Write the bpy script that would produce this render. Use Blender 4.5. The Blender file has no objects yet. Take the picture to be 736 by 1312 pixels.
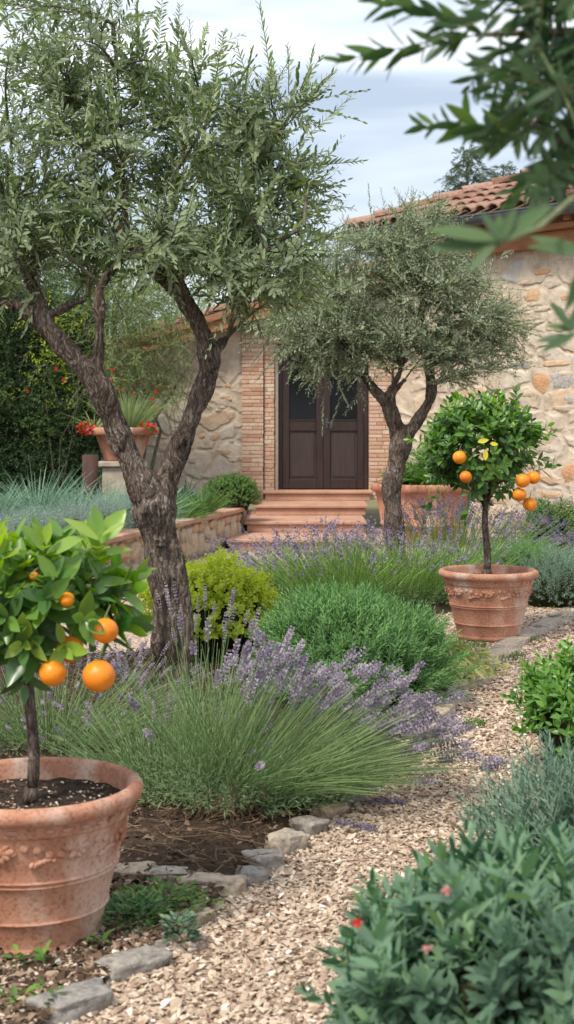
import bpy, bmesh, math
import numpy as np
from mathutils import Vector, noise as mnoise
R = math.radians
sc = bpy.context.scene
COL = sc.collection
rng = np.random.default_rng(7)
# ---------------------------------------------------------------- camera
F, CX, HY, CH = 1850.0, 368.0, 531.0, 1.42
cam = bpy.data.cameras.new('camera'); camo = bpy.data.objects.new('camera', cam); COL.objects.link(camo)
camo.location = (0, 0, CH); camo.rotation_euler = (R(90), 0, 0)
cam.lens = 36.0*F/1312; cam.sensor_width = 36; cam.shift_y = -(656-HY)/1312
cam.clip_start = 0.05; cam.clip_end = 600
cam.dof.use_dof = True; cam.dof.focus_distance = 7.0; cam.dof.aperture_fstop = 5.6
sc.camera = camo
# ---------------------------------------------------------------- world, sun
SUN_EL, SUN_AZ = 52, -35          # azimuth from +Y towards +X, where the sun stands
w = bpy.data.worlds.new('World'); sc.world = w; w.use_nodes = True
nt = w.node_tree; nt.nodes.clear()
def N(tree, kind, **kw):
    n = tree.nodes.new(kind)
    for k, v in kw.items():
        if k.startswith('i_'): n.inputs[k[2:].replace('_', ' ')].default_value = v
        else: setattr(n, k, v)
    return n
sky = N(nt, 'ShaderNodeTexSky', sky_type='NISHITA', sun_disc=False)
sky.sun_elevation = R(SUN_EL); sky.sun_rotation = R(SUN_AZ)
bg1 = N(nt, 'ShaderNodeBackground'); bg1.inputs[1].default_value = 0.12
tc = N(nt, 'ShaderNodeTexCoord'); mp = N(nt, 'ShaderNodeMapping'); mp.inputs['Scale'].default_value = (1.4, 1.4, 9.0)
mp.inputs['Location'].default_value = (0.3, 0.2, 1.75)
nz = N(nt, 'ShaderNodeTexNoise'); nz.inputs['Scale'].default_value = 1.5; nz.inputs['Detail'].default_value = 5; nz.inputs['Roughness'].default_value = .45
nz.inputs['Distortion'].default_value = .35
rp = N(nt, 'ShaderNodeValToRGB'); e = rp.color_ramp.elements
e[0].position = .36; e[0].color = (.42, .49, .59, 1); e[1].position = .59; e[1].color = (1.0, 1.0, 1.0, 1)
m_ = rp.color_ramp.elements.new(.47); m_.color = (.64, .70, .78, 1)
bg2 = N(nt, 'ShaderNodeBackground'); bg2.inputs[1].default_value = .69
mix = N(nt, 'ShaderNodeMixShader'); mix.inputs[0].default_value = .88
out = N(nt, 'ShaderNodeOutputWorld')
L = nt.links.new
L(sky.outputs[0], bg1.inputs[0]); L(tc.outputs['Generated'], mp.inputs[0]); L(mp.outputs[0], nz.inputs['Vector'])
L(nz.outputs['Fac'], rp.inputs[0]); L(rp.outputs[0], bg2.inputs[0])
L(bg1.outputs[0], mix.inputs[1]); L(bg2.outputs[0], mix.inputs[2]); L(mix.outputs[0], out.inputs[0])
sl = bpy.data.lights.new('sun', 'SUN'); sl.energy = 2.1; sl.angle = R(13); sl.color = (1, .92, .80)
so = bpy.data.objects.new('sun', sl); COL.objects.link(so)
# light comes from behind the camera's left shoulder
SD = Vector((math.sin(R(SUN_AZ-180+20))*math.cos(R(SUN_EL)), math.cos(R(SUN_AZ-180+20))*math.cos(R(SUN_EL)), math.sin(R(SUN_EL))))
SD = Vector((-.45, -.55, .95)).normalized()
so.rotation_euler = SD.to_track_quat('Z', 'Y').to_euler()
sky.sun_elevation = math.asin(SD.z); sky.sun_rotation = math.atan2(SD.x, SD.y)
sc.view_settings.view_transform = 'Standard'; sc.view_settings.look = 'None'
sc.view_settings.exposure = 1.02; sc.view_settings.gamma = 1
# ---------------------------------------------------------------- helpers
def W(px, py, d): return np.array(((px-CX)*d/F, d, CH-(py-HY)*d/F))
def G(px, py, z=0.0):
    d = (CH-z)*F/(py-HY); return np.array(((px-CX)*d/F, d, z))
def unit(a): return a/np.maximum(np.linalg.norm(a, axis=-1, keepdims=True), 1e-9)
def rvec(n): return unit(rng.normal(size=(n, 3)))
def orth(D, ref=None):
    r = rvec(len(D)) if ref is None else ref
    return unit(r-(r*D).sum(-1, keepdims=True)*D)
def tag(o, label=None, cat=None, group=None, kind=None):
    if label: o['label'] = label
    if cat: o['category'] = cat
    if group: o['group'] = group
    if kind: o['kind'] = kind
    return o
def thing(name, loc, label, cat, group=None):
    o = bpy.data.objects.new(name, None); COL.objects.link(o); o.location = tuple(float(v) for v in loc)
    o.empty_display_size = .1
    return tag(o, label, cat, group)
class Geo:
    def __init__(s): s.V = []; s.Fq = []; s.A = []; s.n = 0
    def add(s, V, Fs, A=None):
        V = np.asarray(V, float).reshape(-1, 3)
        for f in (Fs if isinstance(Fs, (list, tuple)) and len(Fs) and isinstance(Fs[0], np.ndarray) and Fs[0].ndim == 2 else [np.asarray(Fs)]):
            if len(f): s.Fq.append(f+s.n)
        s.V.append(V); s.A.append(np.full(len(V), .5) if A is None else (np.full(len(V), A) if np.isscalar(A) else A)); s.n += len(V)
        return s
    def build(s, name, mat, parent=None, smooth=False):
        V = np.concatenate(s.V).astype(np.float32)
        if parent is not None:
            off = np.array(parent.location[:]); pp = parent.parent
            while pp is not None: off = off+np.array(pp.location[:]); pp = pp.parent
            V = V-off.astype(np.float32)
        me = bpy.data.meshes.new(name)
        tot = np.concatenate([np.full(len(f), f.shape[1]) for f in s.Fq])
        idx = np.concatenate([f.ravel() for f in s.Fq])
        me.vertices.add(len(V)); me.vertices.foreach_set('co', V.ravel())
        me.loops.add(len(idx)); me.loops.foreach_set('vertex_index', idx.astype(np.int32))
        me.polygons.add(len(tot))
        st = np.concatenate([[0], np.cumsum(tot)[:-1]])
        me.polygons.foreach_set('loop_start', st.astype(np.int32)); me.polygons.foreach_set('loop_total', tot.astype(np.int32))
        me.polygons.foreach_set('use_smooth', np.full(len(tot), bool(smooth)))
        at = me.attributes.new('rnd', 'FLOAT', 'POINT'); at.data.foreach_set('value', np.concatenate(s.A).astype(np.float32))
        me.update(); me.validate()
        me.materials.append(mat)
        o = bpy.data.objects.new(name, me); COL.objects.link(o)
        if parent is not None: o.parent = parent
        return o
def leaves(g, P, D, Nn, Ln, Wd, st=2, bend=.15, fold=.25, rnd=None):
    n = len(P); D = unit(D); Nn = orth(D, Nn); S = np.cross(D, Nn)
    Ln = np.broadcast_to(Ln, n)[:, None]; Wd = np.broadcast_to(Wd, n)[:, None]
    if rnd is None: rnd = rng.random(n)
    if st == 1: ts, ws = [.45], [1.]
    elif st == 2: ts, ws = [.3, .68], [.88, .82]
    else: ts, ws = [.12, .34, .6, .84], [.55, .98, .95, .5]
    k = len(ts); vs = [P]
    bend = np.broadcast_to(bend, n)[:, None]
    for t, wv in zip(ts, ws):
        c = P+D*Ln*t-Nn*bend*Ln*t*t
        vs += [c+S*Wd*wv*.5, c-Nn*fold*Wd*wv*.5, c-S*Wd*wv*.5]
    vs.append(P+D*Ln-Nn*bend*Ln)
    V = np.stack(vs, 1); m = V.shape[1]; off = (np.arange(n)*m)[:, None]
    tri = [[0, 2, 1], [0, 3, 2]]; q = []
    for i in range(k-1):
        a = 1+3*i; q += [[a, a+1, a+4, a+3], [a+1, a+2, a+5, a+4]]
    a = 1+3*(k-1); tri += [[a, a+1, m-1], [a+1, a+2, m-1]]
    Fs = [np.concatenate([off+np.array(t)[None] for t in tri])]
    if q: Fs.append(np.concatenate([off+np.array(t)[None] for t in q]))
    g.add(V, Fs, np.repeat(rnd, m))
def ribbons(g, Pts, Wd, rnd=None, side=None):
    n, k, _ = Pts.shape
    if rnd is None: rnd = rng.random(n)
    D = unit(Pts[:, -1]-Pts[:, 0]); S = orth(D, side)[:, None]
    Wd = np.broadcast_to(Wd, (n, k))[..., None]
    V = np.stack([Pts+S*Wd*.5, Pts-S*Wd*.5], 2).reshape(n, 2*k, 3)
    off = (np.arange(n)*2*k)[:, None]
    g.add(V, [np.concatenate([off+np.array([2*i, 2*i+1, 2*i+3, 2*i+2])[None] for i in range(k-1)])], np.repeat(rnd, 2*k))
def tube(g, pts, rad, sides=6, rnd=.5, cap=True):
    pts = np.asarray(pts, float); k = len(pts); rad = np.broadcast_to(rad, k)
    T = unit(np.gradient(pts, axis=0)); ref = np.array([0, 0, 1.]) if abs(T[0][2]) < .9 else np.array([1., 0, 0])
    u = unit(np.cross(T[0], ref)); V = []
    for i in range(k):
        u = unit(u-(u@T[i])*T[i]); v = np.cross(T[i], u)
        a = np.arange(sides)/sides*2*np.pi
        V.append(pts[i]+rad[i]*(np.cos(a)[:, None]*u+np.sin(a)[:, None]*v))
    V = np.concatenate(V); j = np.arange(sides); j2 = (j+1) % sides
    q = np.concatenate([np.stack([i*sides+j, i*sides+j2, (i+1)*sides+j2, (i+1)*sides+j], 1) for i in range(k-1)])
    Fs = [q]
    if cap: 
        V = np.concatenate([V, pts[:1], pts[-1:]]); c0, c1 = k*sides, k*sides+1
        Fs.append(np.concatenate([np.stack([j2, j, np.full(sides, c0)], 1), np.stack([(k-1)*sides+j, (k-1)*sides+j2, np.full(sides, c1)], 1)]))
    g.add(V, Fs, rnd)
def shoots(g, B, D, Ln, m, lL, lW, a0=70, a1=25, curve=None, st=1, bend=.15, fold=.25, opp=False, t0=.1, rnd=None, stemg=None, stemw=.002, up=0., shrink=.35):
    """leafy shoots: n axes with m leaves each, spiral or opposite."""
    n = len(B); D = unit(D); Ln = np.broadcast_to(Ln, n)
    if curve is None: curve = np.zeros((n, 3))
    t = np.linspace(t0, 1, m)[None, :]
    X = orth(D); Y = np.cross(D, X)
    ax = B[:, None]+D[:, None]*(Ln[:, None]*t)[..., None]+curve[:, None]*(Ln[:, None]*t*t)[..., None]
    tg = unit(D[:, None]+2*curve[:, None]*t[..., None])
    i = np.arange(m)[None, :]
    ph = (i*np.pi+0*Ln[:, None]) if opp else (i*2.3999+rng.random((n, 1))*6.28)
    ph = ph+rng.normal(size=(n, m))*(.25 if opp else .3)
    rad = np.cos(ph)[..., None]*X[:, None]+np.sin(ph)[..., None]*Y[:, None]
    a = np.radians(a0+(a1-a0)*t+rng.normal(size=(n, m))*9)[..., None]
    dd = tg*np.cos(a)+rad*np.sin(a)
    dd[..., 2] += up
    nn = unit(tg*np.sin(a)-rad*np.cos(a)+rng.normal(size=(n, m, 3))*.25)
    sz = (1-shrink*np.abs(t-.45)*2)*rng.uniform(.75, 1.15, (n, m))
    r = (rng.random((n, 1)) if rnd is None else np.asarray(rnd).reshape(n, 1))*.6+rng.random((n, m))*.4
    leaves(g, ax.reshape(-1, 3), dd.reshape(-1, 3), nn.reshape(-1, 3), (lL*sz).ravel(), (lW*sz).ravel(), st, bend, fold, r.ravel())
    if stemg is not None:
        tt = np.linspace(0, 1, 4)[None, :]
        pts = B[:, None]+D[:, None]*(Ln[:, None]*tt)[..., None]+curve[:, None]*(Ln[:, None]*tt*tt)[..., None]
        ribbons(stemg, pts, stemw); ribbons(stemg, pts, stemw)
def fbm(p, s=1.0, o=3): return mnoise.fractal(Vector(p)*s, 1.0, 2.0, o)
def box(g, a, b, rnd=.5, rot=None, org=None):
    x0, y0, z0 = a; x1, y1, z1 = b
    V = np.array([[x, y, z] for z in (z0, z1) for y in (y0, y1) for x in (x0, x1)], float)
    if rot is not None:
        c, s_ = math.cos(rot), math.sin(rot); V = V@np.array([[c, s_, 0], [-s_, c, 0], [0, 0, 1]])
    if org is not None: V = V+np.array(org)
    g.add(V, [np.array([[0, 2, 3, 1], [4, 5, 7, 6], [0, 1, 5, 4], [2, 6, 7, 3], [0, 4, 6, 2], [1, 3, 7, 5]])], rnd)
def prism(g, poly, axis_a, axis_b, org, ext, rnd=.5):
    """poly of (a,b) in the plane axis_a/axis_b, extruded by vector ext"""
    A, B, O, E = map(np.array, (axis_a, axis_b, org, ext)); n = len(poly)
    P = np.array([O+A*p[0]+B*p[1] for p in poly], float); V = np.concatenate([P, P+E])
    i = np.arange(n); j = (i+1) % n
    g.add(V, [np.stack([i, j, j+n, i+n], 1), np.array([list(range(n))[::-1]]), np.array([list(range(n, 2*n))])], rnd)
def bevel(o, wd, seg=2):
    m = o.modifiers.new('bevel', 'BEVEL'); m.width = wd; m.segments = seg; m.limit_method = 'ANGLE'; return o
def lathe(g, prof, c, seg=72, rnd=.5, wob=0.0):
    prof = np.array(prof, float); k = len(prof); a = np.arange(seg)/seg*2*np.pi
    V = np.stack([np.outer(prof[:, 0], np.cos(a)), np.outer(prof[:, 0], np.sin(a)), np.repeat(prof[:, 1:2], seg, 1)], -1)
    V[..., :2] *= (1+wob*np.sin(a*2+1))[None, :, None]
    V = V+np.array(c); j = np.arange(seg); j2 = (j+1) % seg
    g.add(V.reshape(-1, 3), [np.concatenate([np.stack([i*seg+j, i*seg+j2, (i+1)*seg+j2, (i+1)*seg+j], 1) for i in range(k-1)])], rnd)
def sphere(g, c, r, seg=20, rings=12, rnd=.5, sq=1.0):
    th = np.linspace(0.001, np.pi-.001, rings); lathe(g, np.stack([r*np.sin(th), r*sq*np.cos(th)], 1)[::-1], c, seg, rnd)
def rock(g, c, sx, sy, sz, rot=0., rnd=.5, sub=3, jit=.18, box_=.55, rotm=None):
    bm = bmesh.new(); bmesh.ops.create_icosphere(bm, subdivisions=sub, radius=1)
    s0 = rng.random()*100
    V = np.array([v.co[:] for v in bm.verts]); Fc = np.array([[v.index for v in f.verts] for f in bm.faces]); bm.free()
    V = np.sign(V)*np.abs(V)**box_; 
    V = V*np.array([1+jit*fbm(v+s0, 1.1, 3) for v in V])[:, None]
    V = V*np.array([sx, sy, sz])
    if rotm is not None: V = V@np.array(rotm)
    else:
        cr, sr = math.cos(rot), math.sin(rot); V = V@np.array([[cr, sr, 0], [-sr, cr, 0], [0, 0, 1]])
    g.add(V+np.array(c), [Fc], rnd)
def inpoly(P, poly):
    x, y = P[:, 0], P[:, 1]; r = np.zeros(len(P), bool); n = len(poly)
    for i in range(n):
        x0, y0 = poly[i]; x1, y1 = poly[(i+1) % n]
        c = ((y0 > y) != (y1 > y)) & (x < (x1-x0)*(y-y0)/((y1-y0) if y1 != y0 else 1e-9)+x0); r ^= c
    return r
# ---------------------------------------------------------------- materials
def ramp(t, stops, interp='LINEAR'):
    r = N(t, 'ShaderNodeValToRGB'); r.color_ramp.interpolation = interp; el = r.color_ramp.elements
    while len(el) < len(stops): el.new(.5)
    for e_, (p, c) in zip(el, stops): e_.position = p; e_.color = (*c, 1)
    return r
def newmat(name):
    m = bpy.data.materials.new(name); m.use_nodes = True; t = m.node_tree; t.nodes.clear()
    o = N(t, 'ShaderNodeOutputMaterial'); b = N(t, 'ShaderNodeBsdfPrincipled'); t.links.new(b.outputs[0], o.inputs[0])
    return m, t, b, o
def leafmat(name, stops, back=(.12, .15, .11), rough=.5, tr=.25, backmix=.6, spec=.2):
    m, t, b, o = newmat(name); l = t.links.new
    at = N(t, 'ShaderNodeAttribute', attribute_name='rnd'); r = ramp(t, stops); l(at.outputs['Fac'], r.inputs[0])
    ge = N(t, 'ShaderNodeNewGeometry'); mx = N(t, 'ShaderNodeMix', data_type='RGBA'); mu = N(t, 'ShaderNodeMath', operation='MULTIPLY')
    mu.inputs[1].default_value = backmix; l(ge.outputs['Backfacing'], mu.inputs[0]); l(mu.outputs[0], mx.inputs['Factor'])
    l(r.outputs[0], mx.inputs['A']); mx.inputs['B'].default_value = (*back, 1)
    l(mx.outputs['Result'], b.inputs['Base Color']); b.inputs['Roughness'].default_value = rough; b.inputs['Specular IOR Level'].default_value = spec
    tl = N(t, 'ShaderNodeBsdfTranslucent'); hs = N(t, 'ShaderNodeHueSaturation'); hs.inputs['Saturation'].default_value = 1.15; hs.inputs['Value'].default_value = 1.5
    l(mx.outputs['Result'], hs.inputs['Color']); l(hs.outputs[0], tl.inputs[0])
    ms = N(t, 'ShaderNodeMixShader'); ms.inputs[0].default_value = tr; l(b.outputs[0], ms.inputs[1]); l(tl.outputs[0], ms.inputs[2]); l(ms.outputs[0], o.inputs[0])
    return m
def noisemat(name, stops, scale=8, rough=.8, bump=.3, bdist=.01, mapscale=(1, 1, 1), rndmix=0., detail=6, fine=None, stops2=None, spec=.3, distort=0.):
    """base colour from a noise ramp (or, with rndmix, from the rnd attribute), noise bump"""
    m, t, b, o = newmat(name); l = t.links.new
    tc = N(t, 'ShaderNodeTexCoord'); mp = N(t, 'ShaderNodeMapping'); mp.inputs['Scale'].default_value = mapscale; l(tc.outputs['Object'], mp.inputs[0])
    nz = N(t, 'ShaderNodeTexNoise'); nz.inputs['Scale'].default_value = scale; nz.inputs['Detail'].default_value = detail; nz.inputs['Roughness'].default_value = .6
    nz.inputs['Distortion'].default_value = distort
    l(mp.outputs[0], nz.inputs['Vector']); r = ramp(t, stops)
    fac = nz.outputs['Fac']
    if rndmix:
        at = N(t, 'ShaderNodeAttribute', attribute_name='rnd'); mm = N(t, 'ShaderNodeMix', data_type='FLOAT'); mm.inputs['Factor'].default_value = rndmix
        l(fac, mm.inputs['A']); l(at.outputs['Fac'], mm.inputs['B']); l(mm.outputs['Result'], r.inputs[0])
    else: l(fac, r.inputs[0])
    colo = r.outputs[0]
    n2 = N(t, 'ShaderNodeTexNoise'); n2.inputs['Scale'].default_value = fine or scale*5; n2.inputs['Detail'].default_value = 5; l(mp.outputs[0], n2.inputs['Vector'])
    if stops2:
        r2 = ramp(t, stops2); l(n2.outputs['Fac'], r2.inputs[0]); mx = N(t, 'ShaderNodeMix', data_type='RGBA', blend_type='MULTIPLY'); mx.inputs['Factor'].default_value = 1
        l(colo, mx.inputs['A']); l(r2.outputs[0], mx.inputs['B']); colo = mx.outputs['Result']
    l(colo, b.inputs['Base Color']); b.inputs['Roughness'].default_value = rough; b.inputs['Specular IOR Level'].default_value = spec
    ad = N(t, 'ShaderNodeMath', operation='ADD'); l(nz.outputs['Fac'], ad.inputs[0]); l(n2.outputs['Fac'], ad.inputs[1])
    bp = N(t, 'ShaderNodeBump'); bp.inputs['Strength'].default_value = bump; bp.inputs['Distance'].default_value = bdist; l(ad.outputs[0], bp.inputs['Height']); l(bp.outputs[0], b.inputs['Normal'])
    return m
GR = (.62, .62, .62)
M = {}
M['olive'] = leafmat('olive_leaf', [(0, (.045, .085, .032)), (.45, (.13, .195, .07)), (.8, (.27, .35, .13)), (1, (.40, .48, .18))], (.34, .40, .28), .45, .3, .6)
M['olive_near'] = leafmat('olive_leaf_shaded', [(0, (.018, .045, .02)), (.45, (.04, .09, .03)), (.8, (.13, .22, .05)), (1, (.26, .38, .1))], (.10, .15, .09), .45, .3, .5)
M['olive_far'] = leafmat('olive_leaf_silver', [(0, (.09, .14, .06)), (.45, (.24, .31, .155)), (1, (.43, .50, .27))], (.38, .43, .32), .5, .28, .7)
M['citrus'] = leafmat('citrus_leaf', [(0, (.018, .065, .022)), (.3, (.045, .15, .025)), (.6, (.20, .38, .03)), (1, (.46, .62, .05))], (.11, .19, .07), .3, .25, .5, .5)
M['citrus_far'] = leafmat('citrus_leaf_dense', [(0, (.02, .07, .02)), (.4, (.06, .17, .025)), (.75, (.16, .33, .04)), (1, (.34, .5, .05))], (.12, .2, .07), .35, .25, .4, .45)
M['lav_leaf'] = leafmat('lavender_leaf', [(0, (.07, .13, .05)), (.5, (.15, .24, .10)), (1, (.27, .37, .17))], (.15, .2, .12), .6, .15, .3)
M['lav_stem'] = leafmat('lavender_stem', [(0, (.07, .13, .05)), (.5, (.16, .25, .10)), (1, (.30, .38, .17))], (.15, .24, .09), .6, .2, .3)
M['lav_flower'] = leafmat('lavender_flower', [(0, (.22, .18, .24)), (.5, (.37, .32, .38)), (1, (.52, .47, .50))], (.28, .24, .36), .8, .2, .3, .1)
M['lav_flower_dark'] = leafmat('lavender_flower_dark', [(0, (.15, .12, .2)), (.5, (.26, .22, .32)), (1, (.40, .36, .43))], (.22, .2, .3), .8, .2, .3, .1)
M['rosemary'] = leafmat('rosemary_leaf', [(0, (.035, .10, .04)), (.5, (.10, .24, .07)), (1, (.26, .46, .14))], (.16, .25, .13), .5, .2, .35)
M['yellow_bush'] = leafmat('golden_leaf', [(0, (.12, .21, .02)), (.3, (.38, .50, .04)), (1, (.74, .80, .10))], (.3, .32, .06), .45, .3, .4)
M['box'] = leafmat('box_leaf', [(0, (.025, .07, .018)), (.5, (.08, .18, .035)), (1, (.22, .36, .08))], (.1, .16, .06), .45, .2, .4)
M['hedge'] = leafmat('hedge_leaf', [(0, (.014, .036, .014)), (.6, (.035, .08, .022)), (1, (.16, .23, .05))], (.05, .08, .04), .45, .15, .4)
M['bluegrass'] = leafmat('blue_grass', [(0, (.08, .17, .11)), (.5, (.18, .32, .22)), (1, (.33, .48, .33))], (.2, .3, .23), .55, .2, .3)
M['silver'] = leafmat('silver_leaf', [(0, (.12, .2, .16)), (.5, (.2, .29, .24)), (1, (.32, .4, .34))], (.28, .35, .3), .7, .15, .3)
M['greygreen'] = leafmat('grey_green_leaf', [(0, (.07, .14, .09)), (.5, (.15, .24, .17)), (1, (.26, .36, .25))], (.2, .28, .21), .6, .2, .3)
M['shrub'] = leafmat('shrub_leaf', [(0, (.018, .055, .035)), (.45, (.055, .125, .075)), (.8, (.12, .24, .11)), (1, (.24, .39, .13))], (.17, .26, .19), .5, .25, .5)
M['bright'] = leafmat('bright_leaf', [(0, (.03, .10, .015)), (.5, (.09, .24, .03)), (1, (.22, .4, .05))], (.12, .22, .07), .35, .25, .4, .45)
M['oleander'] = leafmat('willow_leaf', [(0, (.07, .13, .04)), (.5, (.19, .28, .09)), (1, (.38, .46, .18))], (.27, .34, .17), .5, .3, .5)
M['conifer'] = leafmat('conifer_leaf', [(0, (.05, .09, .06)), (1, (.14, .19, .12))], (.12, .16, .11), .6, .2, .3)
M['wilt'] = leafmat('wilting_leaf', [(0, (.14, .19, .05)), (.5, (.3, .34, .11)), (1, (.48, .45, .2))], (.35, .35, .17), .6, .25, .4)
M['red'] = leafmat('red_petal', [(0, (.45, .03, .04)), (1, (.75, .09, .08))], (.6, .08, .08), .5, .3, .3)
M['pink'] = leafmat('pink_petal', [(0, (.6, .25, .25)), (1, (.8, .5, .45))], (.7, .4, .4), .5, .3, .3)
M['weed'] = leafmat('weed_leaf', [(0, (.05, .11, .03)), (.6, (.1, .22, .04)), (1, (.25, .4, .06))], (.14, .22, .08), .5, .25, .4)
M['dry'] = leafmat('dry_stem', [(0, (.09, .055, .035)), (1, (.28, .19, .12))], (.2, .14, .09), .8, .05, .3, .1)
M['twig'] = noisemat('twig_bark', [(.3, (.05, .045, .03)), (.7, (.17, .16, .11))], 20, .85, .3, .002)
M['green_twig'] = noisemat('green_twig', [(.3, (.1, .12, .05)), (.7, (.22, .25, .12))], 20, .7, .3, .002)
M['bark'] = noisemat('olive_bark', [(.3, (.035, .024, .018)), (.48, (.11, .082, .065)), (.6, (.21, .17, .145)), (.75, (.36, .32, .29))], 9, .9, 1.0, .02, (1, 1, .22), fine=45, stops2=[(.3, (.45, .42, .4)), (.6, (1, 1, 1))], distort=.6, spec=.15)
def barkmat():
    m, t, b, o = newmat('olive_bark_fissured'); l = t.links.new; tc = N(t, 'ShaderNodeTexCoord')
    nd = N(t, 'ShaderNodeTexNoise'); nd.inputs['Scale'].default_value = 7; nd.inputs['Detail'].default_value = 4; l(tc.outputs['Object'], nd.inputs['Vector'])
    va = N(t, 'ShaderNodeVectorMath', operation='MULTIPLY_ADD'); va.inputs[1].default_value = (.13, .13, .13); l(nd.outputs['Color'], va.inputs[0]); l(tc.outputs['Object'], va.inputs[2])
    mp = N(t, 'ShaderNodeMapping'); mp.inputs['Scale'].default_value = (70, 70, 6); l(va.outputs[0], mp.inputs[0])
    v = N(t, 'ShaderNodeTexVoronoi', feature='DISTANCE_TO_EDGE'); v.inputs['Scale'].default_value = 1; l(mp.outputs[0], v.inputs['Vector'])
    vc = N(t, 'ShaderNodeMapRange'); vc.inputs['From Max'].default_value = .28; l(v.outputs[0], vc.inputs['Value'])
    mp2 = N(t, 'ShaderNodeMapping'); mp2.inputs['Scale'].default_value = (1, 1, .25); l(va.outputs[0], mp2.inputs[0])
    n1 = N(t, 'ShaderNodeTexNoise'); n1.inputs['Scale'].default_value = 60; n1.inputs['Detail'].default_value = 6; n1.inputs['Roughness'].default_value = .7; l(mp2.outputs[0], n1.inputs['Vector'])
    n2 = N(t, 'ShaderNodeTexNoise'); n2.inputs['Scale'].default_value = 5; n2.inputs['Detail'].default_value = 5; l(tc.outputs['Object'], n2.inputs['Vector'])
    ad = N(t, 'ShaderNodeMath', operation='MULTIPLY_ADD'); l(vc.outputs[0], ad.inputs[0]); ad.inputs[1].default_value = .22; l(n1.outputs['Fac'], ad.inputs[2])
    r1 = ramp(t, [(.36, (.024, .018, .014)), (.52, (.08, .062, .052)), (.7, (.17, .14, .12)), (.9, (.34, .31, .28))]); l(ad.outputs[0], r1.inputs[0])
    r2 = ramp(t, [(.35, (.5, .46, .43)), (.65, (1.25, 1.22, 1.2))]); l(n2.outputs['Fac'], r2.inputs[0])
    mm = N(t, 'ShaderNodeMix', data_type='RGBA', blend_type='MULTIPLY'); mm.inputs['Factor'].default_value = 1; l(r1.outputs[0], mm.inputs['A']); l(r2.outputs[0], mm.inputs['B'])
    l(mm.outputs['Result'], b.inputs['Base Color']); b.inputs['Roughness'].default_value = .95; b.inputs['Specular IOR Level'].default_value = .1
    bp = N(t, 'ShaderNodeBump'); bp.inputs['Strength'].default_value = .9; bp.inputs['Distance'].default_value = .009; l(ad.outputs[0], bp.inputs['Height']); l(bp.outputs[0], b.inputs['Normal'])
    return m
M['bark'] = barkmat()
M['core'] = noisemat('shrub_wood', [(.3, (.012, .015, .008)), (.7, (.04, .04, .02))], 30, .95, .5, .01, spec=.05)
M['orange'] = noisemat('orange_peel', [(.35, (.62, .15, .004)), (.65, (.84, .28, .008))], 6, .42, .35, .0025, fine=160, spec=.5)
M['lemon'] = leafmat('yellow_leaf', [(0, (.7, .6, .04)), (1, (.8, .7, .06))], (.6, .55, .1), .4, .3, .3)
def terracotta(name, tone=1.0):
    m, t, b, o = newmat(name); l = t.links.new
    tc = N(t, 'ShaderNodeTexCoord')
    n1 = N(t, 'ShaderNodeTexNoise'); n1.inputs['Scale'].default_value = 5; n1.inputs['Detail'].default_value = 6; n1.inputs['Roughness'].default_value = .62
    mp = N(t, 'ShaderNodeMapping'); mp.inputs['Scale'].default_value = (1, 1, .3); l(tc.outputs['Object'], mp.inputs[0])
    n2 = N(t, 'ShaderNodeTexNoise'); n2.inputs['Scale'].default_value = 7; n2.inputs['Detail'].default_value = 5; l(mp.outputs[0], n2.inputs['Vector']); l(tc.outputs['Object'], n1.inputs['Vector'])
    n3 = N(t, 'ShaderNodeTexNoise'); n3.inputs['Scale'].default_value = 90; n3.inputs['Detail'].default_value = 4; l(tc.outputs['Object'], n3.inputs['Vector'])
    r1 = ramp(t, [(.3, tuple(tone*v for v in (.27, .115, .075))), (.5, tuple(tone*v for v in (.43, .205, .13))), (.72, tuple(tone*v for v in (.55, .31, .215)))]); l(n1.outputs['Fac'], r1.inputs[0])
    r2 = ramp(t, [(.54, (0, 0, 0)), (.68, (1, 1, 1))]); l(n2.outputs['Fac'], r2.inputs[0])
    mu = N(t, 'ShaderNodeMath', operation='MULTIPLY'); mu.inputs[1].default_value = .75; l(r2.outputs[0], mu.inputs[0])
    mx = N(t, 'ShaderNodeMix', data_type='RGBA'); l(mu.outputs[0], mx.inputs['Factor']); l(r1.outputs[0], mx.inputs['A']); mx.inputs['B'].default_value = (.62, .46, .38, 1)
    r3 = ramp(t, [(.36, (.62, .55, .5)), (.5, (1, 1, 1))]); l(n3.outputs['Fac'], r3.inputs[0])
    mm = N(t, 'ShaderNodeMix', data_type='RGBA', blend_type='MULTIPLY'); mm.inputs['Factor'].default_value = .7; l(mx.outputs['Result'], mm.inputs['A']); l(r3.outputs[0], mm.inputs['B'])
    l(mm.outputs['Result'], b.inputs['Base Color']); b.inputs['Roughness'].default_value = .75; b.inputs['Specular IOR Level'].default_value = .25
    ad = N(t, 'ShaderNodeMath', operation='ADD'); l(n1.outputs['Fac'], ad.inputs[0]); l(n3.outputs['Fac'], ad.inputs[1])
    bp = N(t, 'ShaderNodeBump'); bp.inputs['Strength'].default_value = .35; bp.inputs['Distance'].default_value = .006; l(ad.outputs[0], bp.inputs['Height']); l(bp.outputs[0], b.inputs['Normal'])
    return m
M['terra'] = terracotta('terracotta')
M['terra_far'] = terracotta('terracotta_light', 1.1)
M['soil'] = noisemat('potting_soil', [(.3, (.02, .014, .01)), (.6, (.07, .05, .038)), (.8, (.16, .12, .09))], 40, .95, 1, .01, fine=160, spec=.1)
M['step'] = noisemat('terracotta_step', [(.3, (.42, .23, .155)), (.7, (.56, .36, .27))], 4, .85, .3, .006, stops2=[(.3, (.82, .8, .78)), (.6, (1, 1, 1))], fine=60)
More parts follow.
